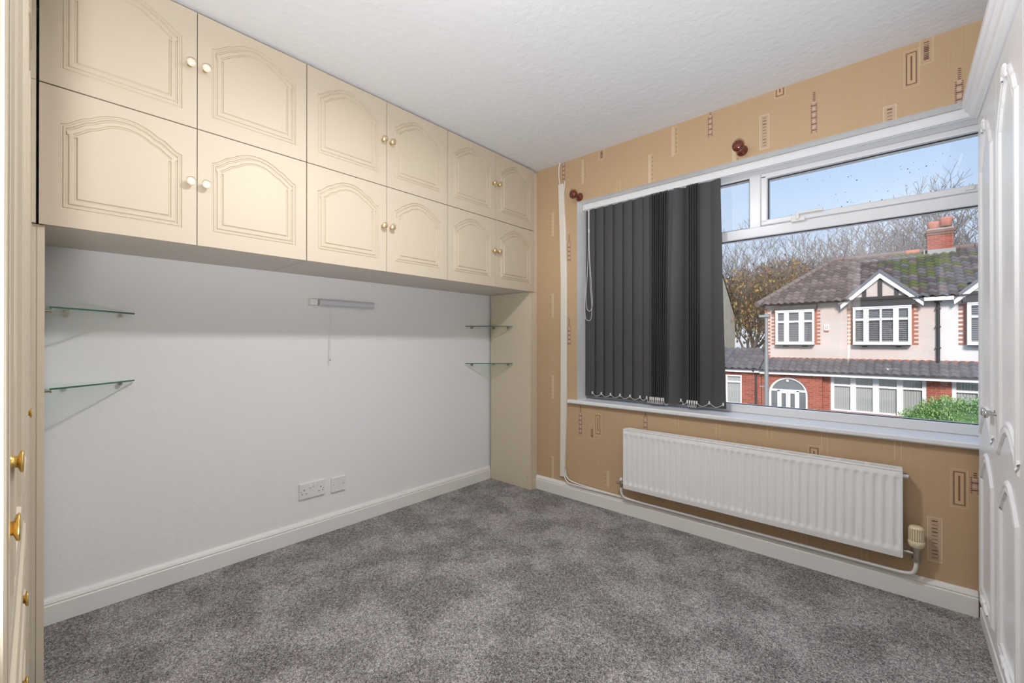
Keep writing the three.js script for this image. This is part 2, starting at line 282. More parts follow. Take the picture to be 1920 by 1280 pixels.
const metalKnob = lathe([[0.0001, 0], [0.009, 0], [0.0085, 0.003], [0.006, 0.008], [0.0065, 0.017], [0.0115, 0.021], [0.0128, 0.025], [0.0115, 0.0275], [0.007, 0.0285], [0.0001, 0.029]]).scale(0.84, 0.36, 0.84).rotateX(Math.PI / 2);

// ---------------------------------------------------------------- overhead cabinets (front faces +x)
const DW = 0.4125, DH = 0.4515, dOut = outline(0.046, DW - 0.046, 0.058, 0.337, 0.075);
const slabGeo = doorSlab(DW, DH, 0.018, [dOut]), panelGeo = ringLoft(dOut, routed.map(([a, b]) => [a, b * 1.1]), 0.018);
function cabinet(zc, y0, knobMats, label) {
  const c = thing('overhead_cabinet', label, 'cabinet', [0, y0, zc], Math.PI / 2, 'cream overhead cabinets above the white wall');
  const w = 0.8285, h = DH + 0.0015, d = 0.43, t = 0.016;
  part('carcass', [box(-w / 2, -w / 2 + t, 0, h, 0, d), box(w / 2 - t, w / 2, 0, h, 0, d), box(-w / 2 + t, w / 2 - t, h - t - 0.004, h - 0.004, 0, d), box(-w / 2 + t, w / 2 - t, 0, t, 0, d), box(-w / 2 + t, w / 2 - t, t, h - t - 0.004, 0, 0.004)], M.carcassUnder, c);
  for (const s of [-1, 1]) {
    const dr = part('door', slabGeo, M.cream, c); dr.position.set(s < 0 ? -0.0015 - DW : 0.0015, 0, d + 0.002);
    part('panel_moulding', panelGeo, M.creamGroove, dr);
    const k = part('knob', knobGeo, knobMats, dr, 'round cream and gold knob'); k.position.set(s < 0 ? DW - 0.022 : 0.024, DH * 0.525, 0.018); k.scale.setScalar(1.12);
  }
}
const porcelain = [M.gold, M.knobCream], gilt = [M.gold, M.paleGold];
const cz = [2.128, 1.2955, 0.463], where = ['beside the tall cream wardrobe', 'in the middle of the row, above the strip light', 'at the window end of the row'];
for (let i = 0; i < 3; i++) {
  cabinet(cz[i], 1.4805, i ? gilt : porcelain, 'cream arched-panel double-door cabinet, lower tier, ' + where[i]);
  cabinet(cz[i], 1.9365, i ? gilt : porcelain, 'cream arched-panel double-door cabinet, upper tier, ' + where[i]);
}
{ // support panel at the window end, with its filler strip and screws
  const e = thing('end_panel', 'tall cream support panel standing in the corner by the window wall', 'panel', [0, 0, 0.06]);
  part('board', rbox(0.021, 0.438, 0, 1.4795, 0, 0.0165, 0.0012), M.creamEdge, e);
  part('filler_strip', [box(0.42, 0.44, 0.0, 1.479, -0.058, -0.001), box(0.42, 0.44, 1.4805, 2.386, -0.058, -0.016)], M.creamEdge, e);
  for (const y of [0.09, 0.31, 0.62, 0.93, 1.34, 1.40]) part('screw_cap', cyl(0.0045, 0.0045, 0.002, 12).rotateX(Math.PI / 2).translate(0.405, y, 0.0172), y < 0.2 ? M.brassDull : M.creamEdge, e);
  const f = thing('end_panel', 'narrow cream support panel edge beside the tall cream wardrobe', 'panel', [0, 0, 2.529]);
  part('board', rbox(0.021, 0.438, 0, 1.4795, 0, 0.0175, 0.0012), M.creamEdge, f);
  part('filler_strip', [box(0.405, 0.436, 0, 1.4795, 0.0176, 0.0345), box(0.405, 0.446, 1.482, 1.936, 0.0195, 0.0345), box(0.405, 0.446, 1.9375, 2.386, 0.0195, 0.0345)], M.creamEdge, f);
}
// ---------------------------------------------------------------- tall cream wardrobe (faces the window)
{
  const w = thing('fitted_wardrobe', 'tall cream fitted wardrobe with brass knobs facing the window', 'wardrobe', [2.10, 0, 3.19], Math.PI);
  const D = 0.6095, xs = [2.10 - 1.92, 2.10 - 1.18, 2.10 - 0.77, 2.10 - 0.44];      // local x = 2.10 - world x
  part('carcass', [box(0, 0.018, 0.06, 2.385, 0, D), box(xs[1] - 0.009, xs[1] + 0.009, 0.06, 2.385, 0, D), box(xs[3] - 0.018, xs[3], 0.06, 2.385, 0, D), box(0.018, xs[3] - 0.018, 2.367, 2.385, 0, D), box(0.018, xs[3] - 0.018, 0.06, 0.078, 0, D), box(0.018, xs[3] - 0.018, 0.078, 2.367, 0, 0.006)], M.creamEdge, w);
  part('plinth', box(0.0, xs[3], 0, 0.06, 0, D - 0.03), M.creamEdge, w);
  const front = (x0, x1, y0, y1, arch, knobs, name = 'door') => {
    const dw = x1 - x0 - 0.003, dh = y1 - y0 - 0.003, o = arch ? outline(0.046, dw - 0.046, 0.058, dh - 0.12, 0.075) : outline(0.04, dw - 0.04, 0.035, dh - 0.035, 0.0001);
    const d = part(name, doorSlab(dw, dh, 0.018, [o]), M.cream, w); d.position.set(x0 + 0.0015, y0 + 0.0015, D + 0.001);
    part('panel_moulding', ringLoft(o, routed.map(([a, b]) => [a * 0.8, b + (a > 0 && a < 0.04 ? 0.005 : 0)]), 0.018), M.creamGroove, d);
    for (const [kx, ky] of knobs) { const k = part('knob', metalKnob, M.gold, d, 'polished brass knob'); k.position.set(kx - x0 - 0.0015, ky - y0 - 0.0015, 0.018); }
  };
  const c = (x) => 2.10 - x;
  for (const [a, b] of [[0.77, 0.44], [1.18, 0.77], [1.55, 1.18], [1.92, 1.55], [2.10, 1.92]]) front(c(a), c(b), 1.94, 2.383, true, [[c(b + 0.06), 2.17]]);
  front(c(0.77), c(0.44), 0.08, 1.935, true, []); front(c(1.18), c(0.77), 0.08, 1.935, true, [[c(1.08), 0.948]]);
  front(c(1.55), c(1.18), 0.80, 1.935, true, []); front(c(1.92), c(1.55), 0.80, 1.935, true, [[c(1.87), 0.99]]); front(c(2.10), c(1.92), 0.08, 1.935, true, [[c(1.98), 0.96]]);
  for (const [a, b] of [[0.672, 0.795], [0.555, 0.668], [0.33, 0.55], [0.08, 0.325]]) front(c(1.92), c(1.18), a, b, false, [[c(1.55), (a + b) / 2]], 'drawer');
}
// ---------------------------------------------------------------- white gloss wardrobe (faces -x)
{
  const z0 = 0.036, zEnd = 1.696, D = 0.60, w = thing('gloss_wardrobe', 'white gloss wardrobe with arched mouldings and cornice beside the window', 'wardrobe', [3.335, 0, z0], -Math.PI / 2);
  const len = zEnd - z0, dw = len / 4;                 // local x -> world z, local z -> world -x
  part('carcass', [box(0, 0.018, 0.075, 1.99, 0, D), box(len - 0.018, len, 0.075, 1.99, 0, D), box(len / 2 - 0.009, len / 2 + 0.009, 0.075, 1.97, 0, D), box(0.018, len - 0.018, 1.972, 1.99, 0, D), box(0.018, len - 0.018, 0.075, 0.093, 0, D), box(0.018, len - 0.018, 0.093, 1.972, 0, 0.006)], M.gloss, w);
  { const s = new THREE.Shape([[0, 0], [D + 0.018, 0], [D + 0.018, 0.05], [D + 0.012, 0.055], [D + 0.012, 0.066], [D + 0.004, 0.075], [0, 0.075]].map((p) => new THREE.Vector2(...p)));
    part('plinth', new THREE.ExtrudeGeometry(s, { depth: len, bevelEnabled: false }).rotateY(-Math.PI / 2).translate(len, 0, 0), M.gloss, w); }
  { const f = D + 0.02, s = new THREE.Shape([[f - 0.1, 1.9905], [f + 0.004, 1.9905], [f + 0.006, 2.0], [f + 0.016, 2.003], [f + 0.022, 2.01], [f + 0.026, 2.022], [f + 0.036, 2.03], [f + 0.038, 2.045], [f + 0.046, 2.05], [f + 0.046, 2.07], [f - 0.1, 2.07]].map((p) => new THREE.Vector2(...p)));
    part('cornice', new THREE.ExtrudeGeometry(s, { depth: len, bevelEnabled: false }).rotateY(-Math.PI / 2).translate(len, 0, 0), M.gloss, w); }
  const W = dw - 0.003, h = 1.985 - 0.08;
  const up = outline(0.055, W - 0.055, 0.665, 1.70, 0.125, 0.085), lo = outline(0.055, W - 0.055, 0.055, 0.535, 0.085);
  const slab = doorSlab(W, h, 0.019, [up, lo]), wide = bolection.map(([a, b]) => [a * 1.3, b]), pu = ringLoft(up, wide, 0.019), pl = ringLoft(lo, wide, 0.019);
  const shell = merge([0, 1, 2, 3, 4].map((k) => new THREE.SphereGeometry(0.011, 10, 8).scale(0.55, 1.5, 0.6).translate(0, 0.016, 0).rotateZ((k - 2) * 0.5).translate(W / 2, 1.80, 0.026)).concat([new THREE.TorusGeometry(0.012, 0.004, 8, 16, 5).translate(W / 2 - 0.02, 1.80, 0.026), new THREE.TorusGeometry(0.012, 0.004, 8, 16, 5).rotateY(Math.PI).translate(W / 2 + 0.02, 1.80, 0.026)]));
  const scroll = merge([-1, 1].map((s) => tube([[W / 2 + s * 0.002, 0.075, 0.026], [W / 2 + s * 0.035, 0.085, 0.028], [W / 2 + s * 0.06, 0.075, 0.027], [W / 2 + s * 0.075, 0.066, 0.024]], 0.006, 16, 8)).concat([new THREE.SphereGeometry(0.012, 12, 8).scale(1, 1.2, 0.7).translate(W / 2, 0.078, 0.027)]));
  for (let i = 0; i < 4; i++) {
    const d = part('door', slab, M.gloss, w); d.position.set(i * dw + 0.0015, 0.08, D + 0.001);
    part('upper_moulding', pu, M.gloss, d); part('lower_moulding', pl, M.gloss, d);
    part('carved_shell', shell, M.gloss, d); part('carved_scroll', scroll, M.gloss, d);
    const k = part('knob', lathe([[0.0001, 0], [0.008, 0], [0.005, 0.004], [0.0048, 0.018], [0.012, 0.022], [0.0145, 0.027], [0.012, 0.032], [0.0001, 0.034]]).rotateX(Math.PI / 2), M.chrome, d, 'polished metal knob'); k.position.set(i % 2 ? 0.03 : W - 0.03, 0.79, 0.019);
  }
}
// ---------------------------------------------------------------- ceiling light, just out of view overhead
{
  const l = thing('ceiling_light', 'round opal dome ceiling light in the middle of the room', 'ceiling light', [1.513, 2.4, 1.60]);
  part('base_plate', cyl(0.08, 0.08, 0.02, 40).translate(0, -0.0105, 0), M.paintWhite, l);
  part('opal_dome', lathe([[0.072, -0.02], [0.075, -0.04], [0.070, -0.065], [0.052, -0.085], [0.028, -0.094], [0.0001, -0.097]], 40), M.lampGlow, l);
  const a = new THREE.RectAreaLight(0xf8f9ff, 400, 0.13, 0.13); a.position.set(1.513, 2.299, 1.60); a.lookAt(1.513, 0, 1.60); scene.add(a);
}
// ---------------------------------------------------------------- photographer's light behind the camera, turned up at the ceiling
{
  const t = thing('light_stand', 'black tripod stand with a studio lamp turned up to the ceiling', 'studio lamp', [2.40, 0, 2.578]);
  const blk = S(L(0.03, 0.03, 0.03), 0.5);
  part('pole', cyl(0.012, 0.014, 0.74, 12).translate(0, 0.38, 0), blk, t);
  for (let k = 0; k < 3; k++) { const a = k * 2.094 + 0.4; part('leg', tube([[0, 0.32, 0], [Math.cos(a) * 0.11, 0.16, Math.sin(a) * 0.11], [Math.cos(a) * 0.21, 0.008, Math.sin(a) * 0.21]], 0.008, 8, 8), blk, t); }
  part('reflector', lathe([[0.02, 0.75], [0.05, 0.76], [0.085, 0.81], [0.10, 0.85], [0.097, 0.85], [0.08, 0.812], [0.046, 0.766], [0.0001, 0.76]], 32), M.alu, t);
  part('lamp_disc', cyl(0.05, 0.05, 0.004, 28).translate(0, 0.805, 0), M.lampGlow, t);
  const f = new THREE.SpotLight(0xf5f7ff, 15.5, 0, 1.25, 0.6, 2); f.position.set(2.40, 0.836, 2.578); f.target.position.set(1.95, 2.4, 2.05); f.castShadow = true; f.shadow.radius = 0.6; scene.add(f, f.target);
}
// ---------------------------------------------------------------- glass corner shelves
function shelf(y, p, turn, label) {          // local: wall corner at the origin, arms along +x and +z
  const t = thing('glass_corner_shelf', label, 'shelf', [p[0], y, p[1]], turn);
  const s = new THREE.Shape(); s.moveTo(0.002, 0.002); s.lineTo(0.262, 0.002); s.lineTo(0.266, 0.012); s.quadraticCurveTo(0.15, 0.15, 0.012, 0.266); s.lineTo(0.002, 0.262); s.closePath();
  part('glass_plate', new THREE.ExtrudeGeometry(s, { depth: 0.006, bevelEnabled: false }).rotateX(Math.PI / 2).translate(0, 0.006, 0), M.glassShelf, t);
  { const pts = new THREE.QuadraticBezierCurve(new THREE.Vector2(0.266, 0.012), new THREE.Vector2(0.15, 0.15), new THREE.Vector2(0.012, 0.266)).getPoints(16), e = new THREE.Shape([...pts, ...pts.slice().reverse().map((q) => new THREE.Vector2(q.x + 0.0007, q.y + 0.0007))]); part('polished_edge', new THREE.ExtrudeGeometry(e, { depth: 0.006, bevelEnabled: false }).rotateX(Math.PI / 2).translate(0, 0.006, 0), M.glassEdge, t, 'dark green glass edge'); }
  const stud = merge([cyl(0.006, 0.006, 0.018, 14).rotateX(Math.PI / 2).translate(0, -0.007, 0.009), cyl(0.0085, 0.0085, 0.004, 14).rotateX(Math.PI / 2).translate(0, -0.007, 0.016)]);
  for (const [x, z, r] of [[0.22, 0, 0], [0.06, 0, 0], [0, 0.2, Math.PI / 2]]) { const b = part('bracket', stud, M.brassDull, t); b.position.set(x, -0.0005, z); b.rotation.y = r; }
}
shelf(1.223, [0, 0.0775], 0, 'upper of two glass corner shelves by the window-end support panel');
shelf(0.937, [0, 0.0775], 0, 'lower of two glass corner shelves by the window-end support panel');
shelf(1.223, [0, 2.528], Math.PI / 2, 'upper of two glass corner shelves by the tall cream wardrobe');
shelf(0.934, [0, 2.528], Math.PI / 2, 'lower of two glass corner shelves by the tall cream wardrobe');
// ---------------------------------------------------------------- strip light on the white wall
{
  const t = thing('strip_light', 'slim grey strip light with a pull cord on the white wall', 'wall light', [0.002, 1.33, 1.49]);
  part('bracket', rbox(0, 0.034, -0.018, 0.018, -0.012, 0.03, 0.005), M.plastic, t);
  part('back_rail', rbox(0, 0.02, -0.012, 0.012, -0.355, -0.008, 0.003), M.greyPlastic, t);
  part('tube_cover', cyl(0.019, 0.019, 0.34, 24).rotateX(Math.PI / 2).translate(0.027, 0, -0.187), M.greyPlastic, t);
  part('end_cap', cyl(0.018, 0.018, 0.006, 24).rotateX(Math.PI / 2).translate(0.026, 0, -0.359), M.plastic, t);
  const c = part('pull_cord', tube([[0.028, -0.016, -0.085], [0.028, -0.17, -0.086], [0.027, -0.325, -0.084]], 0.0017, 16, 6), M.cord, t);
  part('cord_bead', lathe([[0.0001, -0.006], [0.003, -0.004], [0.0035, 0.002], [0.0015, 0.008]], 12).translate(0.027, -0.33, -0.084), M.chrome, c);
}
// ---------------------------------------------------------------- sockets
{
  const s = thing('double_socket', 'white double power socket low on the white wall', 'socket', [0, 0.268, 1.497], Math.PI / 2);
  part('face_plate', rbox(-0.073, 0.073, -0.043, 0.043, 0, 0.011, 0.003), M.plastic, s);
  for (const x of [-0.046, 0.046]) { part('pin_holes', [box(x - 0.002, x + 0.002, 0.002, 0.010, 0.0105, 0.0114), box(x - 0.0145, x - 0.008, -0.017, -0.013, 0.0105, 0.0114), box(x + 0.008, x + 0.0145, -0.017, -0.013, 0.0105, 0.0114)], M.hole, s); }
  for (const x of [-0.012, 0.012]) part('rocker_switch', rbox(x - 0.0075, x + 0.0075, 0.013, 0.031, 0.009, 0.0145, 0.002), M.plastic, s);
  for (const x of [-0.062, 0.062]) part('screw', cyl(0.0027, 0.0027, 0.001, 10).rotateX(Math.PI / 2).translate(x, -0.004, 0.0113), M.brassDull, s);
  const q = thing('blank_plate', 'small square white outlet plate beside the double socket', 'socket', [0, 0.262, 1.345], Math.PI / 2);
  part('face_plate', rbox(-0.043, 0.043, -0.043, 0.043, 0, 0.010, 0.003), M.plastic, q);
  part('outlet_slot', rbox(-0.007, 0.007, -0.006, 0.006, 0.0095, 0.0108, 0.0005), M.trunk, q);
  for (const x of [-0.03, 0.03]) part('screw', cyl(0.003, 0.003, 0.001, 10).rotateX(Math.PI / 2).translate(x, 0, 0.0103), M.brassDull, q);
}
// ---------------------------------------------------------------- curtain pole brackets, trunking, cables
for (const [x, y, lab] of [[0.822, 2.118, 'dark wooden curtain-pole bracket above the closed blind corner'], [1.855, 2.132, 'dark wooden curtain-pole bracket above the top light mullion']]) {
  const b = thing('curtain_pole_bracket', lab, 'bracket', [x, y, 0], 0, 'wooden curtain-pole brackets');
  part('wall_rose', lathe([[0.0001, 0], [0.027, 0], [0.029, 0.006], [0.024, 0.014], [0.016, 0.02], [0.013, 0.03]]).rotateX(Math.PI / 2), M.mahogany, b);
  part('stem', cyl(0.011, 0.013, 0.04, 18).rotateX(Math.PI / 2).translate(0, 0, 0.045), M.mahogany, b);
  part('cup', lathe([[0.0001, 0.055], [0.012, 0.056], [0.024, 0.064], [0.029, 0.077], [0.027, 0.092], [0.016, 0.101], [0.0001, 0.103]]).rotateX(Math.PI / 2), M.mahogany, b);
}
{
  const t = thing('cable_trunking', 'off-white plastic cable trunking running down the wallpaper beside the window', 'trunking', [0, 0, 0]);
  const path = [[0.667, 2.245], [0.682, 1.92], [0.692, 1.55], [0.692, 1.1], [0.690, 0.6], [0.680, 0.14]], pos = [], hw = 0.0255, d = 0.016;
  const sec = [[-hw, 0.0005], [-hw, d - 0.003], [-hw + 0.004, d], [hw - 0.004, d], [hw, d - 0.003], [hw, 0.0005]];
  for (let i = 0; i + 1 < path.length; i++) for (let j = 0; j + 1 < sec.length; j++) { const q = (k, l) => [path[k][0] + sec[l][0] * (k === 0 ? 0.85 : k === path.length - 1 ? 0.75 : 1), path[k][1], sec[l][1]]; pos.push(...q(i, j), ...q(i + 1, j + 1), ...q(i + 1, j), ...q(i, j), ...q(i, j + 1), ...q(i + 1, j + 1)); }
  for (const k of [0, path.length - 1]) { const f = k ? 0.75 : 0.85, q = (l) => [path[k][0] + sec[l][0] * f, path[k][1], sec[l][1]]; for (let l = 1; l + 1 < sec.length; l++) pos.push(...q(0), ...q(l), ...q(l + 1)); }
  const g = new THREE.BufferGeometry(); g.setAttribute('position', new THREE.Float32BufferAttribute(pos, 3)); g.computeVertexNormals();
  part('cover', g, new THREE.MeshPhysicalMaterial({ color: L(0.80, 0.75, 0.66), roughness: 0.45, side: THREE.DoubleSide }), t);
  single('aerial_cable', tube([[0.664, 2.399, 0.012], [0.655, 2.375, 0.013], [0.650, 2.32, 0.010], [0.656, 2.26, 0.008], [0.664, 2.22, 0.007]], 0.0045, 40, 8), M.plastic, 'short white cable rising from the trunking to the ceiling', 'cable');
  single('aerial_cable', tube([[0.700, 2.262, 0.006], [0.697, 2.22, 0.0065], [0.690, 2.17, 0.007]], 0.004, 20, 8), M.plastic, 'second white cable end behind the top of the trunking', 'cable');
  single('floor_cable', tube([[0.705, 0.19, 0.008], [0.712, 0.16, 0.012], [0.735, 0.132, 0.016], [0.80, 0.117, 0.016], [0.95, 0.109, 0.014], [1.14, 0.106, 0.013]], 0.0048, 60, 8), M.cord, 'upper white cable curving from the trunking along the skirting top', 'cable');
  single('floor_cable', tube([[0.701, 0.165, 0.008], [0.708, 0.14, 0.018], [0.735, 0.114, 0.027], [0.82, 0.106, 0.026], [1.0, 0.106, 0.024], [1.2, 0.106, 0.024]], 0.0048, 60, 8), M.cord, 'lower white cable curving from the trunking along the skirting top', 'cable');
}
// ---------------------------------------------------------------- radiator
{
  const x0 = 1.203, x1 = 2.49, y0 = 0.192, y1 = 0.558, zF = 0.1, r = thing('radiator', 'white ribbed panel radiator under the window', 'radiator', [0, 0, 0]);
  const nx = 38 * 8, ys = [0, 0.022, 0.03, 0.042, 0.05, 0.18, 0.316, 0.324, 0.336, 0.344, 0.366], pos = [], idx = [], bx0 = x0 + 0.012, bx1 = x1 - 0.012;
  ys.forEach((y, j) => { for (let i = 0; i <= nx; i++) {
    const ph = (i % 8) / 8, prof = [0, 0, 0.5, 1, 1, 1, 0.5, 0][i % 8], mask = [0, 0, 0, 0.55, 1, 1, 1, 1, 0.55, 0, 0][j], rim = (j === 0 || j === 10 || i === 0 || i === nx) ? 0.004 : 0;
    pos.push(bx0 - 0.012 + (bx1 - bx0 + 0.024) * i / nx, y0 + y, zF - 0.007 * prof * mask - rim);
  } });
  for (let j = 0; j + 1 < ys.length; j++) for (let i = 0; i < nx; i++) { const a = j * (nx + 1) + i; idx.push(a, a + 1, a + nx + 2, a, a + nx + 2, a + nx + 1); }
  const g = new THREE.BufferGeometry(); g.setAttribute('position', new THREE.Float32BufferAttribute(pos, 3)); g.setIndex(idx); g.computeVertexNormals();
  part('front_panel', g, new THREE.MeshPhysicalMaterial({ color: L(0.85, 0.85, 0.84), roughness: 0.32, side: THREE.DoubleSide }), r);
  part('back_panel', box(x0 + 0.01, x1 - 0.01, y0 + 0.01, y1 - 0.01, 0.028, 0.036), M.radInside, r);
  part('side_panel', rbox(x0 - 0.001, x0 + 0.003, y0 + 0.004, y1 + 0.002, 0.026, zF - 0.002, 0.0015), M.radiator, r);
  part('side_panel', rbox(x1 - 0.003, x1 + 0.001, y0 + 0.004, y1 + 0.002, 0.026, zF - 0.002, 0.0015), M.radiator, r);
  const top = part('top_grille', [rbox(x0, x1, y1 - 0.002, y1 + 0.004, zF - 0.018, zF - 0.001, 0.002), rbox(x0, x1, y1 - 0.002, y1 + 0.004, 0.026, 0.042, 0.002), box(x0, x1, y1 - 0.001, y1 + 0.003, 0.058, 0.066)], M.radiator, r);
  for (let i = 0; i <= 12; i++) { const x = x0 + 0.006 + i * (x1 - x0 - 0.012) / 12; part('grille_bar', rbox(x - 0.012, x + 0.006, y1 - 0.001, y1 + 0.0035, 0.04, zF - 0.016, 0.001), M.radiator, top); }
  part('convector_fins', Array.from({ length: 60 }, (_, i) => box(x0 + 0.02 + i * 0.021, x0 + 0.021 + i * 0.021, y0 + 0.02, y1 - 0.012, 0.037, 0.088)), M.radInside, r);
  part('air_vent', cyl(0.007, 0.007, 0.018, 14).rotateZ(Math.PI / 2).translate(x1 + 0.010, y1 - 0.027, 0.06), M.radiator, r);
  for (const x of [x0 + 0.25, x1 - 0.25]) part('wall_bracket', box(x, x + 0.03, y0 + 0.02, y1 - 0.06, 0.0005, 0.028), M.radiator, r);
  const v = thing('thermostatic_valve', 'cream ribbed thermostatic valve at the wardrobe end of the radiator', 'valve', [2.532, 0, 0.06]);
  part('valve_body', [cyl(0.013, 0.013, 0.05, 18).translate(0, 0.205, 0), cyl(0.017, 0.017, 0.013, 6).translate(0, 0.186, 0), cyl(0.016, 0.016, 0.012, 18).translate(0, 0.232, 0), cyl(0.010, 0.010, 0.036, 14).rotateZ(Math.PI / 2).translate(-0.022, 0.21, 0), cyl(0.014, 0.014, 0.012, 6).rotateZ(Math.PI / 2).translate(-0.024, 0.21, 0)], M.brassDull, v);
  part('collar', lathe([[0.014, 0.236], [0.023, 0.243], [0.0275, 0.256], [0.028, 0.266], [0.025, 0.268]], 28), M.oldPlastic, v);
  const head = part('head', lathe([[0.0001, 0.252], [0.020, 0.252], [0.020, 0.315], [0.0235, 0.317], [0.0235, 0.322], [0.019, 0.327], [0.0001, 0.328]], 28), M.oldPlastic, v);
  part('ribs', Array.from({ length: 20 }, (_, i) => box(-0.0018, 0.0018, 0.268, 0.319, 0.019, 0.0255).rotateY(i * Math.PI / 10)), M.oldPlastic, head);
  const q = thing('lockshield_valve', 'small metal lockshield valve at the trunking end of the radiator', 'valve', [1.17, 0, 0.06]);
  part('valve_body', [cyl(0.010, 0.010, 0.04, 16).translate(0, 0.205, 0), cyl(0.008, 0.008, 0.044, 14).rotateZ(Math.PI / 2).translate(0.010, 0.21, 0), cyl(0.013, 0.013, 0.012, 6).rotateZ(Math.PI / 2).translate(0.01, 0.21, 0), cyl(0.007, 0.007, 0.03, 12).rotateZ(Math.PI / 2).translate(-0.02, 0.207, 0)], M.brassDull, q);
  part('cap', lathe([[0.0001, 0.222], [0.010, 0.222], [0.010, 0.236], [0.006, 0.244], [0.0001, 0.245]], 16), M.plastic, q);
  single('radiator_pipe', tube([[2.532, 0.181, 0.06], [2.531, 0.155, 0.06], [2.522, 0.125, 0.052], [2.495, 0.112, 0.04], [2.44, 0.1095, 0.036], [2.2, 0.1095, 0.034], [1.9, 0.1095, 0.033], [1.5, 0.1095, 0.034], [1.24, 0.112, 0.038], [1.185, 0.122, 0.05], [1.171, 0.15, 0.058], [1.17, 0.186, 0.06]], 0.0075, 140, 10), M.paintWhite, 'white-painted pipe under the radiator along the skirting top', 'pipe');
}
// ---------------------------------------------------------------- vertical blind
{
  const b = thing('vertical_blind', 'charcoal fabric vertical blind covering one end of the window', 'blind', [0, 0, 0]), zc = -0.09, yT = 2.042, yB = 0.722;
  const rail = part('headrail', [rbox(0.815, 3.0, 2.056, 2.0885, zc - 0.016, zc + 0.018, 0.003), box(0.818, 2.995, 2.046, 2.057, zc + 0.008, zc + 0.018), box(0.818, 2.995, 2.046, 2.057, zc - 0.016, zc - 0.008)], M.upvc, b);
  part('end_cap', rbox(0.803, 0.8155, 2.044, 2.0885, zc - 0.02, zc + 0.022, 0.003), M.plastic, rail);
  const slat = (xt, at, xb, ab, bow = 0.004, kick = 0) => {
    const rows = 14, cols = 6, w = 0.0885, th = 0.0005, pos = [], idx = [];
    const ring = cols * 2 + 2;
    for (let j = 0; j <= rows; j++) {
      const t = j / rows, y = yT + (yB - yT) * t, x = xt + (xb - xt) * t + kick * t * t * t, a = at + (ab - at) * t, thk = th + (t > 0.965 ? 0.0008 : 0);
      const at2 = (i, side) => { const u = (i / cols - 0.5) * w, v = bow * (1 - 4 * (i / cols - 0.5) ** 2) + side * thk; return [x + u * Math.cos(a) + v * Math.sin(a), y, zc - u * Math.sin(a) + v * Math.cos(a)]; };
      for (let i = 0; i <= cols; i++) pos.push(...at2(i, 1)); for (let i = cols; i >= 0; i--) pos.push(...at2(i, -1));
    }
    for (let j = 0; j < rows; j++) for (let i = 0; i < ring; i++) { const k = (i + 1) % ring, A = j * ring + i, B = j * ring + k; idx.push(A, A + ring, B, B, A + ring, B + ring); }
    const g = new THREE.BufferGeometry(); g.setAttribute('position', new THREE.Float32BufferAttribute(pos, 3)); g.setIndex(idx);
    const gg = toCreasedNormals(g.toNonIndexed(), 0.6); metreUV(gg, 0.1, 1.3, 0, 1);
    const s = part('slat', gg, M.blindSlat, b);
    part('hook', rbox(xt - 0.006, xt + 0.006, yT - 0.004, yT + 0.02, zc - 0.003, zc + 0.003, 0.0015), M.plastic, s);
    return s;
  };
  M.blindSlat = M.blind; M.blindSlat.side = THREE.DoubleSide;
  const R = Math.PI / 180, list = [];
  for (let i = 0; i < 6; i++) list.push([0.849 + i * 0.0712, -(10 + (i % 3)) * R, 0.849 + i * 0.0712, -(10 + (i % 2) * 2) * R, 0.005]);
  list.push([1.253, -13 * R, 1.252, -15 * R, 0.004]);
  for (let i = 0; i < 8; i++) list.push([1.294 + i * 0.0145, -(50 + (i % 2) * 3) * R, 1.292 + i * 0.0122, -(51 + (i % 3) * 2) * R, 0.002]);
  list.push([1.450, 12 * R, 1.402, 24 * R, 0.004, 0]);
  list.push([1.490, 50 * R, 1.452, 30 * R, 0.008, 0.012]);
  for (let i = 0; i < 5; i++) list.push([1.522 + i * 0.0145, -(50 + i) * R, 1.524 + i * 0.0140, -(52 + i) * R, 0.002]);
  list.push([1.630, 6 * R, 1.628, 14 * R, 0.006, 0.0]);
  list.push([1.682, -22 * R, 1.704, -12 * R, 0.006, 0.004]);
  for (const a of list) slat(...a);
  const ends = list.map((a) => [a[2] + (a[5] || 0) + 0.03 * Math.cos(a[3]), zc + 0.006 - 0.03 * Math.sin(a[3])]);
  ends.forEach(([x, z], i) => {
    const z1 = Math.min(z, 0.02) + 0.004;
    part('chain_clip', rbox(x - 0.004, x + 0.004, yB + 0.018, yB + 0.036, z1 - 0.003, z1 + 0.004, 0.0015), M.plastic, b);
    if (!i) return; const [px, pz0] = ends[i - 1], pz = Math.min(pz0, 0.02) + 0.004, gap = Math.abs(x - px), sag = gap > 0.04 ? 0.020 : 0.032, beads = [];
    const curve = new THREE.CatmullRomCurve3([V(px, yB + 0.027, pz), V(px * 0.75 + x * 0.25, yB + 0.027 - sag * 0.75, pz + 0.003), V((px + x) / 2, yB + 0.027 - sag, Math.max(z1, pz) + 0.003), V(px * 0.25 + x * 0.75, yB + 0.027 - sag * 0.75, z1 + 0.003), V(x, yB + 0.027, z1)]);
    const n = Math.max(8, Math.round(curve.getLength() / 0.005)); for (const p of curve.getSpacedPoints(n)) beads.push(new THREE.IcosahedronGeometry(0.0019, 1).translate(p.x, p.y, p.z));
    beads.push(new THREE.TubeGeometry(curve, 16, 0.0008, 5)); part('bead_chain', beads, M.plastic, b);
  });
  const zq = zc + 0.03;
  part('pull_cord', tube([[0.833, 2.05, zq], [0.833, 1.7, zq], [0.832, 1.45, zq + 0.002], [0.828, 1.33, zq + 0.003], [0.842, 1.262, zq + 0.004], [0.873, 1.258, zq + 0.005], [0.885, 1.32, zq + 0.005], [0.873, 1.5, zq + 0.004], [0.864, 1.7, zq + 0.002], [0.860, 1.88, zq + 0.001], [0.859, 2.05, zq]], 0.0016, 120, 6), M.cord, b, 'white looped pull cord');
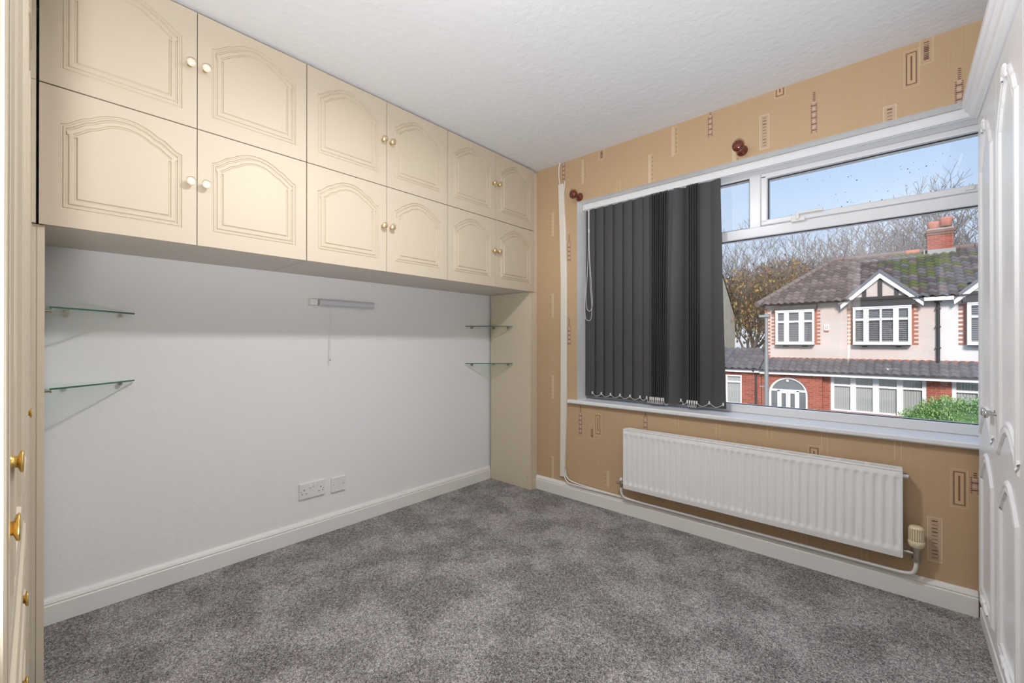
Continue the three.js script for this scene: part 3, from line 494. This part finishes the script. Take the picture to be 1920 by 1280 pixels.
  const lc = part('pull_cord', tube([[0.856, 2.05, zq + 0.003], [0.858, 1.8, zq + 0.004], [0.850, 1.6, zq + 0.005], [0.840, 1.42, zq + 0.006], [0.850, 1.335, zq + 0.007], [0.872, 1.32, zq + 0.007], [0.890, 1.36, zq + 0.007], [0.883, 1.5, zq + 0.006], [0.866, 1.75, zq + 0.004], [0.863, 2.05, zq + 0.003]], 0.0016, 120, 6), M.cord, b, 'white looped pull cord');
  part('cord_joint', rbox(0.856, 0.866, 1.875, 1.90, zq - 0.001, zq + 0.007, 0.002), M.plastic, lc);
}

// ================================================================ outdoors
const GY = -2.6;
struct('ground', box(-45, 45, GY - 0.3, GY, -90, -0.45), M.paving, 'grey paved ground outside', 'ground');
struct('road', box(-45, 45, GY, GY + 0.004, -12.2, -5.5), M.asphalt, 'dark asphalt street between the houses', 'road');

// roof tiles: one S-shaped tile, laid in courses
const tileGeo = (() => {
  const n = 6, top = [], w = 0.31, f = (u) => 0.036 * Math.sin(u * Math.PI * 2 - 0.5) ;
  for (let i = 0; i <= n; i++) top.push([w * (i / n - 0.5), f(i / n)]);
  const s = new THREE.Shape([...top, ...top.slice().reverse().map(([x, y]) => [x, y - 0.034])].map((p) => new THREE.Vector2(...p)));
  return new THREE.ExtrudeGeometry(s, { depth: 0.40, bevelEnabled: false });
})();
function tileSlope(parent, xa, xb, yLow, zLow, yHigh, zHigh, mats, keep, gauge = 0.29, pitchX = 0.228) {
  pitchX = (xb - xa) / Math.round((xb - xa) / pitchX);
  const rise = yHigh - yLow, run = zLow - zHigh, len = Math.hypot(rise, run), ang = Math.atan2(rise, run), rows = Math.round(len / gauge), q = len / rows;
  for (let r = 0; r < rows; r++) for (let x = xa + pitchX / 2; x < xb; x += pitchX) {
    const t = (r + 1) * q / len; if (keep && !keep(x, (r + 0.5) / rows)) continue;
    const m = new THREE.Mesh(tileGeo, mats(x, r / rows)); m.name = 'roof_tile'; shadows(m); parent.add(m);
    m.position.set(x, yLow + rise * t + 0.045, zLow - run * t + 0.01); m.rotation.x = ang - 0.10; m.scale.set(pitchX / 0.30, pitchX / 0.30, gauge / 0.345);
  }
}
function poly(faces) {           // flat faces given as corner lists
  const pos = []; for (const f of faces) for (let i = 1; i + 1 < f.length; i++) pos.push(...f[0], ...f[i], ...f[i + 1]);
  const g = new THREE.BufferGeometry(); g.setAttribute('position', new THREE.Float32BufferAttribute(pos, 3)); g.computeVertexNormals(); return g;
}
const dbl = (m) => { const c = m.clone(); c.side = THREE.DoubleSide; return c; };
M.roofSlab2 = dbl(M.roofSlab); M.slate2 = dbl(M.slateVerge);
const extr = (pts, z0, z1, holes = []) => { const s = new THREE.Shape(pts.map((p) => new THREE.Vector2(...p))); for (const h of holes) s.holes.push(new THREE.Path(h.map((p) => new THREE.Vector2(...p)))); return new THREE.ExtrudeGeometry(s, { depth: z1 - z0, bevelEnabled: false }).translate(0, 0, z0); };
const quoinA = box(-0.5, 0.5, -0.5, 0.5, -0.5, 0.5);
// a glazed window: frame, and for each light its pane with a blind or curtain behind
function houseWindow(parent, x0, x1, y0, y1, z, lights, ty, back, mx) {
  const B = (a, b, c, d, e, f) => { const p = mx(a), q = mx(b); return box(Math.min(p, q), Math.max(p, q), c, d, e, f); };
  const bars = [], ed = 0.06; let prev = x0;
  const w = new THREE.Group();
  for (const [a, b] of lights) { bars.push(B(prev, a, y0, y1, z - 0.09, z)); prev = b; }
  bars.push(B(prev, x1, y0, y1, z - 0.09, z), B(x0, x1, y0, y0 + ed, z - 0.09, z + 0.002), B(x0, x1, y1 - ed, y1, z - 0.09, z + 0.002));
  const f = part('window_frame', bars, M.frameWhite, parent);
  for (const [a, b, t = ty] of lights) {
    if (t) { const tr = B(a, b, t - 0.035, t + 0.035, z - 0.08, z - 0.004); part('transom', tr, M.frameWhite, f); }
    for (const [c, d] of t ? [[y0 + ed, t - 0.035], [t + 0.035, y1 - ed]] : [[y0 + ed, y1 - ed]]) {
      part('pane', B(a, b, c, d, z - 0.035, z - 0.030), M.pane, f);
      if (back === 'curtain') { const fold = [], n = 14; for (let i = 0; i < n; i++) { const xa = a + (b - a) * i / n, xb = a + (b - a) * (i + 1) / n; fold.push(B(xa, xb, c, d, z - 0.14, z - 0.09 - 0.02 * (i % 2))); } part('curtain', fold, M.curtain, f); }
      else { const sl = [B(a, b, c, d, z - 0.15, z - 0.12)], n = Math.round((d - c) / 0.07); for (let i = 0; i < n; i++) sl.push(B(a, b, c + (i + 0.15) * (d - c) / n, c + (i + 0.8) * (d - c) / n, z - 0.12, z - 0.085)); part('venetian_blind', sl, M.blindGrey, f); }
    }
  }
  return f;
}
function house(label, mx, wallMat, xHi, isA) {
  const h = thing('semi_detached_house', label, 'house'), zW = -17.5, B = (a, b, c, d, e, f) => { const p = mx(a), q = mx(b); return box(Math.min(p, q), Math.max(p, q), c, d, e, f); };
  const pt = (x, y) => [mx(x), y];
  part('upper_wall', B(-1.6, 3.445, 0.44, 2.62, -24, zW), wallMat, h);
  part('string_course', [B(-1.6, 3.445, 0.44, 0.50, zW, zW + 0.03), ...Array.from({ length: 26 }, (_, i) => B(-1.55 + i * 0.19, -1.46 + i * 0.19, 0.50, 0.515, zW, zW + 0.03))], M.brickRed, h);
  // ground floor: porch wall with arch, set-back window wall
  const ac = -0.715, ar = 0.645, arch = (r, y0) => { const p = [pt(ac + r, y0)]; for (let i = 0; i <= 24; i++) { const a = Math.PI * i / 24; p.push(pt(ac + r * Math.cos(a), -0.885 + r * Math.sin(a))); } p.push(pt(ac - r, y0)); return p; };
  part('porch_wall', extr([pt(-1.6, GY), pt(0.36, GY), pt(0.36, 0.0), pt(-1.6, 0.0)], -17.15, -16.9, [arch(ar, GY + 0.02)]), M.brick, h);
  part('ground_floor_wall', extr([pt(0.36, GY), pt(3.445, GY), pt(3.445, 0.02), pt(0.36, 0.02)], -17.35, -17.12, [[pt(0.60, -1.40), pt(3.15, -1.40), pt(3.15, -0.10), pt(0.60, -0.10)]]), M.brick, h);
  part('inner_block', B(-1.58, 3.445, GY, 0.44, -24, -17.5), M.roofSlab, h);
  const ring = extr(arch(ar, GY + 0.02), -17.06, -16.96, [arch(ar - 0.075, GY + 0.1)]);
  const porch = part('arched_door_frame', [ring, B(ac - 0.57, ac + 0.57, -0.80, -0.72, -17.05, -16.97), B(ac - 0.36, ac - 0.27, GY + 0.1, -0.76, -17.05, -16.97), B(ac + 0.27, ac + 0.36, GY + 0.1, -0.76, -17.05, -16.97)], M.frameWhite, h);
  for (const s of [-1, 1]) { const d = [B(ac + s * 0.005, ac + s * 0.07, GY + 0.1, -0.80, -17.04, -16.965), B(ac + s * 0.22, ac + s * 0.27, GY + 0.1, -0.80, -17.04, -16.965), B(ac + s * 0.07, ac + s * 0.22, -0.87, -0.80, -17.04, -16.965), B(ac + s * 0.07, ac + s * 0.22, GY + 0.1, -1.75, -17.04, -16.965)]; part('door_leaf', d, M.frameWhite, porch); }
  part('door_glass', extr(arch(ar - 0.07, GY + 0.08), -17.03, -17.02), M.winGlass, porch);
  part('number_plate', B(ac - 0.06, ac + 0.02, -0.42, -0.34, -16.975, -16.955), M.frameWhite, porch);
  houseWindow(h, 0.60, 3.15, -1.40, -0.10, -17.14, [[0.70, 1.17], [1.33, 1.79], [1.96, 2.42], [2.58, 3.05]], -0.455, 'curtain', mx);
  // lean-to roof over the ground floor with gutter board
  part('lean_to_roof', poly([[[mx(-1.62), 0.44, zW], [mx(3.445), 0.44, zW], [mx(3.445), 0.0, -16.66], [mx(-1.62), 0.0, -16.66]], [[mx(-1.62), 0.44, zW], [mx(-1.62), 0.0, -16.66], [mx(-1.62), 0.0, zW]]]), M.roofSlab2, h);
  part('fascia', B(-1.62, 3.445, -0.13, 0.0, -16.72, -16.66), M.frameWhite, h); part('gutter', B(-1.62, 3.445, -0.02, 0.045, -16.66, -16.58), M.darkTimber, h);
  const lim = (x) => x < xHi;
  const lean = h.children.find((c) => c.name === 'lean_to_roof');
  const xs = [mx(-1.6), mx(3.445)].sort((a, b) => a - b);
  tileSlope(lean, xs[0], xs[1], 0.0, -16.62, 0.44, zW, (x, t) => M.tilesGrey[hash(Math.round(x * 10), Math.round(t * 9), 91) > 0.5 ? 1 : 0], lim, 0.245);
  // upper windows
  const oriel = (x0, x1, lights, lint) => {
    part('window_box', [B(x0, x1, 1.02, 1.075, zW, -17.22), B(x0, x1, 2.335, 2.38, zW, -17.22), B(x0, x0 + 0.05, 1.075, 2.335, zW, -17.30), B(x1 - 0.05, x1, 1.075, 2.335, zW, -17.30), B(x0, x1, 1.075, 2.335, -17.5, -17.46)], M.frameWhite, h);
    houseWindow(h, x0, x1, 1.075, 2.335, -17.25, lights, 1.92, 'blind', mx);
    part('window_bracket', [B(x0 + 0.25, x0 + 0.4, 0.94, 1.02, zW, -17.32), B(x1 - 0.4, x1 - 0.25, 0.94, 1.02, zW, -17.32), B(x0 + 0.03, x1 - 0.03, 0.985, 1.02, zW, -17.25)], M.darkTimber, h);
    part('lintel', B(lint[0], lint[1], 2.38, 2.54, zW, -17.2), M.darkTimber, h);
    for (const s of [-1, 1]) { const e = s < 0 ? x0 : x1; for (let i = 0; i < 19; i++) { const w = i % 2 ? 0.06 : 0.165, c = e + s * (w / 2 + 0.005), m = part('brick', quoinA, M.brickRed, h); m.position.set(mx(c), 1.06 + i * 0.07, zW + 0.006); m.scale.set(w, 0.066, 0.03); } }
  };
  oriel(-1.195, 0.085, [[-1.11, -0.90], [-0.735, -0.41], [-0.235, 0.02]], [-1.29, 0.16]);
  oriel(1.24, 2.80, [[1.31, 1.535], [1.685, 1.975], [2.035, 2.33], [2.475, 2.71]], [1.15, 2.90]);
  for (let i = 0; i < 28; i++) { const w = i % 2 ? 0.08 : 0.19, m = part('brick', quoinA, M.brickRed, h); m.position.set(mx(-1.61 + w / 2), 0.56 + i * 0.07, zW + 0.004); m.scale.set(w, 0.066, 0.03); }
  // half-timbered gable
  const gc = 1.99, fy = 2.50, hw = 1.09, ap = 3.55;
  part('gable_wall', extr([pt(gc - hw + 0.06, fy), pt(gc + hw - 0.06, fy), pt(gc, ap - 0.06)], -17.5, -17.32), wallMat, h);
  const bt = 0.15, sl = hw / (ap - fy);
  for (const s of [-1, 1]) part('barge_board', extr([pt(gc, ap), pt(gc + s * (hw + 0.02), fy - 0.03), pt(gc + s * (hw + 0.02 - bt * 0.1), fy - 0.17), pt(gc, ap - bt * 1.25)], -17.26, -17.2), M.frameWhite, h);
  part('timber', B(gc - 0.86, gc + 0.86, 2.62, 2.73, -17.32, -17.28), M.darkTimber, h);
  part('timber', B(gc - 0.06, gc + 0.06, 2.73, 3.40, -17.32, -17.28), M.darkTimber, h);
  for (const s of [-1, 1]) part('timber', B(gc + s * 0.43 - 0.055, gc + s * 0.43 + 0.055, 2.73, 3.02, -17.32, -17.28), M.darkTimber, h);
  part('gable_roof', poly([[...[-1, 1].map((s) => 0)].length ? [[mx(gc), ap + 0.12, -17.16], [mx(gc - hw - 0.1), fy + 0.02, -17.16], [mx(gc - hw - 0.1), fy + 0.02, -17.4], [mx(gc), ap + 0.12, -19.2]] : [], [[mx(gc), ap + 0.12, -17.16], [mx(gc + hw + 0.1), fy + 0.02, -17.16], [mx(gc + hw + 0.1), fy + 0.02, -17.4], [mx(gc), ap + 0.12, -19.2]], [[mx(gc), ap + 0.12, -17.16], [mx(gc - hw - 0.1), fy + 0.02, -17.16], [mx(gc - hw - 0.02), fy - 0.03, -17.16], [mx(gc), ap, -17.16]], [[mx(gc), ap + 0.12, -17.16], [mx(gc + hw + 0.1), fy + 0.02, -17.16], [mx(gc + hw + 0.02), fy - 0.03, -17.16], [mx(gc), ap, -17.16]]]), M.slate2, h);
  // main roof: hipped at the outer end
  const ey = 2.60, ez = -17.12, ry = 4.66, rz = -21, hx = 0.3;
  const roof = part('main_roof', poly([[[mx(-1.82), ey, ez], [mx(3.445), ey, ez], [mx(3.445), ry, rz], [mx(hx), ry, rz]], [[mx(-1.82), ey, ez], [mx(hx), ry, rz], [mx(-1.82), ey, -24.9]], [[mx(-1.82), ey, -24.9], [mx(hx), ry, rz], [mx(3.445), ry, rz], [mx(3.445), ey, -24.9]], [[mx(-1.82), ey, ez], [mx(3.445), ey, ez], [mx(3.445), ey, -24.9], [mx(-1.82), ey, -24.9]]]), M.roofSlab2, h);
  const xr = [mx(-1.82), mx(3.445)].sort((a, b) => a - b);
  const inv = (x) => (isA ? x : 2 * 3.445 - x);
  tileSlope(roof, xr[0], xr[1], ey, ez, ry, rz, (x, t) => {
    const moss = Math.exp(-(((x - 3.25) / 0.75) ** 2)) * (t > 0.35 ? 1 : 0.35), k = hash(Math.round(x * 20), Math.round(t * 40), 92);
    if (k < moss * 0.8) return M.moss[k < moss * 0.45 ? 0 : 1];
    return x > 2.3 && hash(Math.round(x * 20), Math.round(t * 40), 94) > 0.45 ? M.tilesGrey[0] : M.tiles[Math.floor(hash(Math.round(x * 20), Math.round(t * 40), 93) * 3)];
  }, (x, t) => { const u = inv(x); return lim(x) && u > -1.82 + 2.12 * t + 0.05 && !(Math.abs(u - gc) < (hw + 0.02) * (1 - (0.10 + 2.06 * t) / 1.15)); });
  const hipN = 13; for (let i = 0; i < hipN; i++) { const t = (i + 0.5) / hipN, a = V(mx(-1.82), ey, ez), b = V(mx(hx), ry, rz), m = part('hip_tile', new THREE.CylinderGeometry(0.10, 0.12, 0.36, 8, 1, false), M.tiles[1], roof); m.position.lerpVectors(a, b, t).y += 0.04; m.quaternion.setFromUnitVectors(V(0, 1, 0), b.clone().sub(a).normalize()); }
  const hix = Math.min(3.445, 3.445); for (let i = 0; i < 8; i++) { const x = hx + 0.2 + i * 0.4; if (!lim(mx(x))) continue; const m = part('ridge_tile', new THREE.CylinderGeometry(0.11, 0.11, 0.385, 8).rotateZ(Math.PI / 2), i === 6 && isA ? M.pot : M.tiles[1], roof); m.position.set(mx(x), ry + 0.06, rz); }
  part('eaves_board', [B(3.1, 3.445, 2.48, 2.60, -17.2, -17.12)], M.frameWhite, h);
  return h;
}
const XP = 3.445;
const houseA = house('pink rendered semi-detached house with a white-edged gable across the street', (x) => x, M.renderPink, 99, true);
const houseB = house('white rendered half of the semi-detached pair, partly hidden by the gloss wardrobe', (x) => 2 * XP - x, M.renderWhite, 6.2, false);
{ // alarm box on the pink house, drainpipes, chimney
  const a = thing('alarm_box', 'white alarm box with red marking on the pink house', 'alarm box', [0.445, 1.65, -17.5]);
  part('case', rbox(-0.08, 0.08, -0.09, 0.13, 0, 0.06, 0.015), M.frameWhite, a);
  part('red_mark', [box(-0.045, -0.025, 0.0, 0.09, 0.058, 0.063), box(0.025, 0.045, 0.0, 0.09, 0.058, 0.063), box(-0.045, 0.045, -0.02, 0.0, 0.058, 0.063)], M.pot, a, 'red U-shaped mark');
  part('red_base', rbox(-0.07, 0.07, -0.135, -0.092, 0.005, 0.055, 0.01), M.pot, a, 'red strobe cover');
  const d = thing('drainpipe', 'black drainpipe between the pink and white house fronts', 'drainpipe', [XP, 0, -17.42]);
  part('pipe', cyl(0.045, 0.045, 2.05, 12).translate(0, 1.48, 0), M.darkTimber, d); part('hopper', rbox(-0.09, 0.09, 2.42, 2.56, -0.06, 0.08, 0.01), M.darkTimber, d);
  for (const y of [0.9, 1.6, 2.2]) part('pipe_clip', rbox(-0.065, 0.065, y, y + 0.05, -0.07, 0.05, 0.008), M.darkTimber, d);
  const c = thing('chimney', 'red brick chimney stack with clay pots on the roof ridge', 'chimney', [3.66, 4.3, -21]);
  part('stack', metreUV(box(-0.36, 0.36, 0, 1.02, -0.3, 0.3), 1, 1), new THREE.MeshStandardMaterial({ map: rep(brickTex, 1 / 1.8, 1 / 1.2), color: L(0.62, 0.52, 0.5), roughness: 0.9 }), c);
  part('cap_course', [box(-0.385, 0.385, 0.96, 1.05, -0.325, 0.325), box(-0.41, 0.41, 1.05, 1.15, -0.35, 0.35)], M.darkBrick, c); part('mortar_bed', box(-0.36, 0.36, 1.15, 1.21, -0.3, 0.3), M.paving, c);
  part('flashing', [box(-0.42, 0.42, 0.16, 0.40, 0.29, 0.33), box(-0.46, -0.35, 0.2, 0.42, -0.2, 0.33)], M.lead, c);
  for (const x of [-0.18, 0.17]) part('chimney_pot', lathe([[0.0001, 1.20], [0.17, 1.20], [0.165, 1.42], [0.185, 1.45], [0.185, 1.53], [0.13, 1.55], [0.12, 1.45]], 18).translate(x, x > 0 ? 0.10 : -0.02, 0), M.pot, c);
}
{ // brick side extension
  const g = thing('side_extension', 'single-storey red brick side extension with a tiled roof', 'building');
  part('front_wall', extr([[-4.4, GY], [-1.62, GY], [-1.62, 0.0], [-4.4, 0.0]], -17.15, -16.9, [[[-2.95, -1.45], [-2.33, -1.45], [-2.33, -0.24], [-2.95, -0.24]]]), M.brick, g);
  part('inner_block', box(-4.4, -1.64, GY, -0.05, -20, -17.3), M.roofSlab, g);
  houseWindow(g, -2.95, -2.33, -1.45, -0.24, -16.93, [[-2.89, -2.39]], -0.53, 'curtain', (x) => x);
  const r = part('roof', poly([[[-4.5, 0.83, -18.5], [-1.63, 0.83, -18.5], [-1.63, 0.03, -16.72], [-4.5, 0.03, -16.72]], [[-1.63, 0.83, -18.5], [-1.63, 0.03, -16.72], [-1.63, 0.03, -18.5]]]), M.roofSlab2, g);
  tileSlope(r, -4.3, -1.65, 0.03, -16.70, 0.83, -18.5, (x, t) => M.tilesGrey[hash(Math.round(x * 10), Math.round(t * 9), 95) > 0.5 ? 1 : 0], null, 0.33, 0.26);
  part('fascia', box(-4.5, -1.63, -0.10, 0.02, -16.76, -16.7), M.frameWhite, g); part('gutter', box(-4.5, -1.63, 0.0, 0.05, -16.70, -16.63), M.darkTimber, g);
  part('drainpipe', [cyl(0.035, 0.035, 2.5, 10).translate(-1.80, -1.36, -16.86), tube([[-1.88, 0.0, -16.68], [-1.86, -0.06, -16.72], [-1.80, -0.12, -16.86]], 0.035, 10, 8)], M.darkTimber, g);
}
{ // cream gable end further back
  const c = thing('gable_house', 'cream rendered gable end behind the brick side extension', 'house'), x = -4.955;
  part('wall', new THREE.ExtrudeGeometry(new THREE.Shape([[20, GY], [26, GY], [26, 2.633], [23, 5.33], [20, 2.633]].map((p) => new THREE.Vector2(...p))), { depth: 6, bevelEnabled: false }).rotateY(Math.PI / 2).translate(x - 6, 0, 0), M.renderCream, c);
  part('roof', poly([[[x + 0.03, 5.40, -23], [x - 6, 5.40, -23], [x - 6, 2.55, -26.2], [x + 0.03, 2.55, -26.2]], [[x + 0.03, 5.40, -23], [x - 6, 5.40, -23], [x - 6, 2.55, -19.8], [x + 0.03, 2.55, -19.8]]]), M.roofSlab2, c);
}
{ // street lamp
  const l = thing('street_lamp', 'slim grey street lamp post in front of the brick extension', 'street lamp', [-0.65, GY, -13]);
  part('pole', [cyl(0.055, 0.075, 3.4, 14).translate(0, 1.7, 0), cyl(0.04, 0.05, 1.2, 14).translate(0, 3.9, 0)], M.steel, l);
  part('lantern', [rbox(-0.20, 0.10, 4.50, 4.58, -0.09, 0.09, 0.02), lathe([[0.0001, 0], [0.07, 0.0], [0.05, 0.06], [0.0001, 0.07]], 14).translate(0, 4.57, 0)], M.steel, l);
  part('sign_arm', box(-0.18, 0.0, 2.28, 2.32, -0.02, 0.02), M.steel, l);
}
// ---------------------------------------------------------------- trees
function growTree(sd, H, opt = {}) {
  let s = sd * 7919 + 13; const R = () => { s = (s * 1664525 + 1013904223) >>> 0; return s / 4294967296; };
  const pos = [], idx = [], tips = [], maxL = opt.levels ?? 7;
  const seg = (a, b, ra, rb, n) => {
    const d = b.clone().sub(a).normalize(), u = V(0.3, 0.1, 1).cross(d).normalize(), w = d.clone().cross(u), base = pos.length / 3;
    for (const [p, r] of [[a, ra], [b, rb]]) for (let k = 0; k < n; k++) { const t = k / n * Math.PI * 2; pos.push(p.x + (u.x * Math.cos(t) + w.x * Math.sin(t)) * r, p.y + (u.y * Math.cos(t) + w.y * Math.sin(t)) * r, p.z + (u.z * Math.cos(t) + w.z * Math.sin(t)) * r); }
    for (let k = 0; k < n; k++) { const q = (k + 1) % n; idx.push(base + k, base + q, base + n + k, base + q, base + n + q, base + n + k); }
  };
  const grow = (p, dir, len, r, lev) => {
    const n = lev < 3 ? 4 : 3, sides = lev < 2 ? 7 : lev < 4 ? 4 : 3; let q = p.clone(), d = dir.clone(), rr = r;
    for (let k = 0; k < n; k++) {
      d.add(V((R() - 0.5) * 0.34, (R() - 0.40) * 0.22, (R() - 0.5) * 0.34)).normalize();
      const e = q.clone().addScaledVector(d, len / n), r2 = Math.max(0.012, r * (1 - 0.36 * (k + 1) / n)); seg(q, e, rr, r2, sides); q = e; rr = r2;
      if (lev >= 1 && lev < maxL && k < n - 1 && R() < 0.5) { const v = d.clone().add(V((R() - 0.5) * 1.6, R() * 0.7, (R() - 0.5) * 1.6)).normalize(); grow(q, v, len * (0.45 + R() * 0.25), Math.max(0.013, rr * 0.55), lev + 2); }
    }
    if (lev >= maxL - 1) tips.push(q.clone());
    if (lev >= maxL) return;
    const kids = lev === 0 ? 4 : 2 + (R() > 0.55 ? 1 : 0), a0 = R() * 6.28;
    for (let k = 0; k < kids; k++) { const a = a0 + k / kids * 6.28 + R() * 0.7, sp = (opt.spread ?? 0.62) * (0.7 + R() * 0.6); grow(q, d.clone().add(V(Math.cos(a) * sp, 0.12 + R() * 0.25, Math.sin(a) * sp)).normalize(), len * (0.66 + R() * 0.18), Math.max(0.013, rr * (0.66 + R() * 0.12)), lev + 1); }
  };
  grow(V(0, 0, 0), V(0, 1, 0), H * (opt.trunk ?? 0.27), H * 0.02, 0);
  const g = new THREE.BufferGeometry(); g.setAttribute('position', new THREE.Float32BufferAttribute(pos, 3)); g.setIndex(idx); g.computeVertexNormals();
  return { g, tips, R };
}
function leafMesh(points, size, colors, R) {
  const pos = [], col = [], c = new THREE.Color();
  for (const p of points) {
    const a = R() * 6.28, b = R() * 3.14, u = V(Math.cos(a) * Math.cos(b), Math.sin(b), Math.sin(a) * Math.cos(b)), w = V(-Math.sin(a), 0.3 * R(), Math.cos(a)).normalize(), s = size * (0.6 + R() * 0.8), q = colors[Math.floor(R() * colors.length)]; c.setRGB(...q);
    const k = 0.8 + R() * 0.4, P4 = [p.clone().addScaledVector(u, -s), p.clone().addScaledVector(w, s * 0.45), p.clone().addScaledVector(u, s), p.clone().addScaledVector(w, -s * 0.45)];
    for (const i of [0, 1, 2, 0, 2, 3]) { pos.push(P4[i].x, P4[i].y, P4[i].z); col.push(c.r * k, c.g * k, c.b * k); }
  }
  const g = new THREE.BufferGeometry(); g.setAttribute('position', new THREE.Float32BufferAttribute(pos, 3)); g.setAttribute('color', new THREE.Float32BufferAttribute(col, 3)); g.computeVertexNormals(); return g;
}
{
  const kinds = [growTree(3, 12.5), growTree(11, 13.5, { spread: 0.72 }), growTree(23, 12, { spread: 0.8, trunk: 0.22 })];
  const spots = [[-10.5, -38, 1.0, 0], [-6.6, -34, 0.92, 1], [-3.9, -37, 1.02, 2], [-1.6, -41, 1.0, 0], [0.6, -36, 0.93, 1], [2.6, -40, 1.02, 2], [4.4, -34, 0.95, 0], [6.2, -38, 1.08, 1], [8.4, -35, 1.02, 2], [-0.4, -33, 0.82, 2], [11, -37, 1.05, 0], [5.3, -41, 1.1, 2]];
  const words = ['tall bare grey-brown tree rising behind the house roofs', 'wide bare tree with forking limbs behind the house roofs', 'low-branching bare tree with a dense twig crown behind the houses'];
  spots.forEach(([x, z, k, n], i) => {
    const t = thing('bare_tree', words[n], 'tree', [x, GY - 0.1, z], i * 1.7, ['tall bare trees behind the roofs', 'wide bare trees behind the roofs', 'dense bare trees behind the roofs'][n]); t.scale.setScalar(k);
    part('trunk_and_branches', kinds[n].g, M.bark[n % 2 ? 1 : 0], t);
  });
  for (const [x, z, H, sd, lab, cols, cnt, low] of [[-4.3, -27.5, 9.6, 41, 'autumn tree with yellow and orange leaves beside the cream gable', [[0.42, 0.24, 0.05], [0.34, 0.24, 0.06], [0.28, 0.13, 0.06], [0.22, 0.20, 0.07]], 5200, 0.5], [-2.6, -30, 10.5, 57, 'half-bare tree with rusty brown leaves behind the hipped roof', [[0.30, 0.14, 0.08], [0.25, 0.13, 0.09], [0.34, 0.17, 0.08]], 3600, 0.3]]) {
    const tr = growTree(sd, H, { spread: 0.66, trunk: 0.24 }), t = thing('autumn_tree', lab, 'tree', [x, GY, z]);
    part('trunk_and_branches', tr.g, M.bark[2], t);
    const pts = []; for (let i = 0; i < cnt; i++) { const p = tr.tips[Math.floor(tr.R() * tr.tips.length)].clone(); p.add(V((tr.R() - 0.5) * 0.9, (tr.R() - 0.5) * 0.9 - low * tr.R() * 3, (tr.R() - 0.5) * 0.9)); pts.push(p); }
    const f = part('foliage', leafMesh(pts, 0.11, cols, tr.R), M.leafA, t); f.userData.kind = 'stuff';
  }
  // evergreen shrub in the front garden
  const t = thing('evergreen_shrub', 'bright green feathery shrub in front of the ground-floor window', 'shrub', [3.75, GY, -13.9]);
  let s = 99; const R = () => { s = (s * 1664525 + 1013904223) >>> 0; return s / 4294967296; }; const pts = [], lobes = [[0, 1.45, 0, 1.05, 0.75], [-0.75, 1.35, 0.15, 0.62, 0.62], [0.9, 1.4, 0, 0.8, 0.85], [0.1, 0.7, 0, 1.25, 0.8], [-0.35, 1.75, 0, 0.6, 0.5], [0.45, 1.8, 0.1, 0.6, 0.5], [1.6, 1.3, -0.1, 0.8, 0.9]];
  for (let i = 0; i < 30000; i++) { const [x, y, z, rx, ry] = lobes[Math.floor(R() * lobes.length)], a = R() * 6.28, b = Math.acos(2 * R() - 1), q = 0.66 + 0.40 * R(); pts.push(V(x + rx * q * Math.sin(b) * Math.cos(a), Math.max(0.05, y + ry * q * Math.cos(b)), z + rx * 0.8 * q * Math.sin(b) * Math.sin(a))); }
  const f = part('foliage', leafMesh(pts, 0.030, [[0.21, 0.38, 0.10], [0.28, 0.48, 0.14], [0.36, 0.54, 0.20], [0.17, 0.31, 0.11]], R), M.leafA, t); f.userData.kind = 'stuff';
  part('inner_growth', lobes.map(([x, y, z, rx, ry]) => new THREE.SphereGeometry(1, 14, 10).scale(rx * 0.72, ry * 0.74, rx * 0.55).translate(x, y, z)), S(L(0.10, 0.20, 0.06), 1), t);
}
renderer.render(scene, camera);
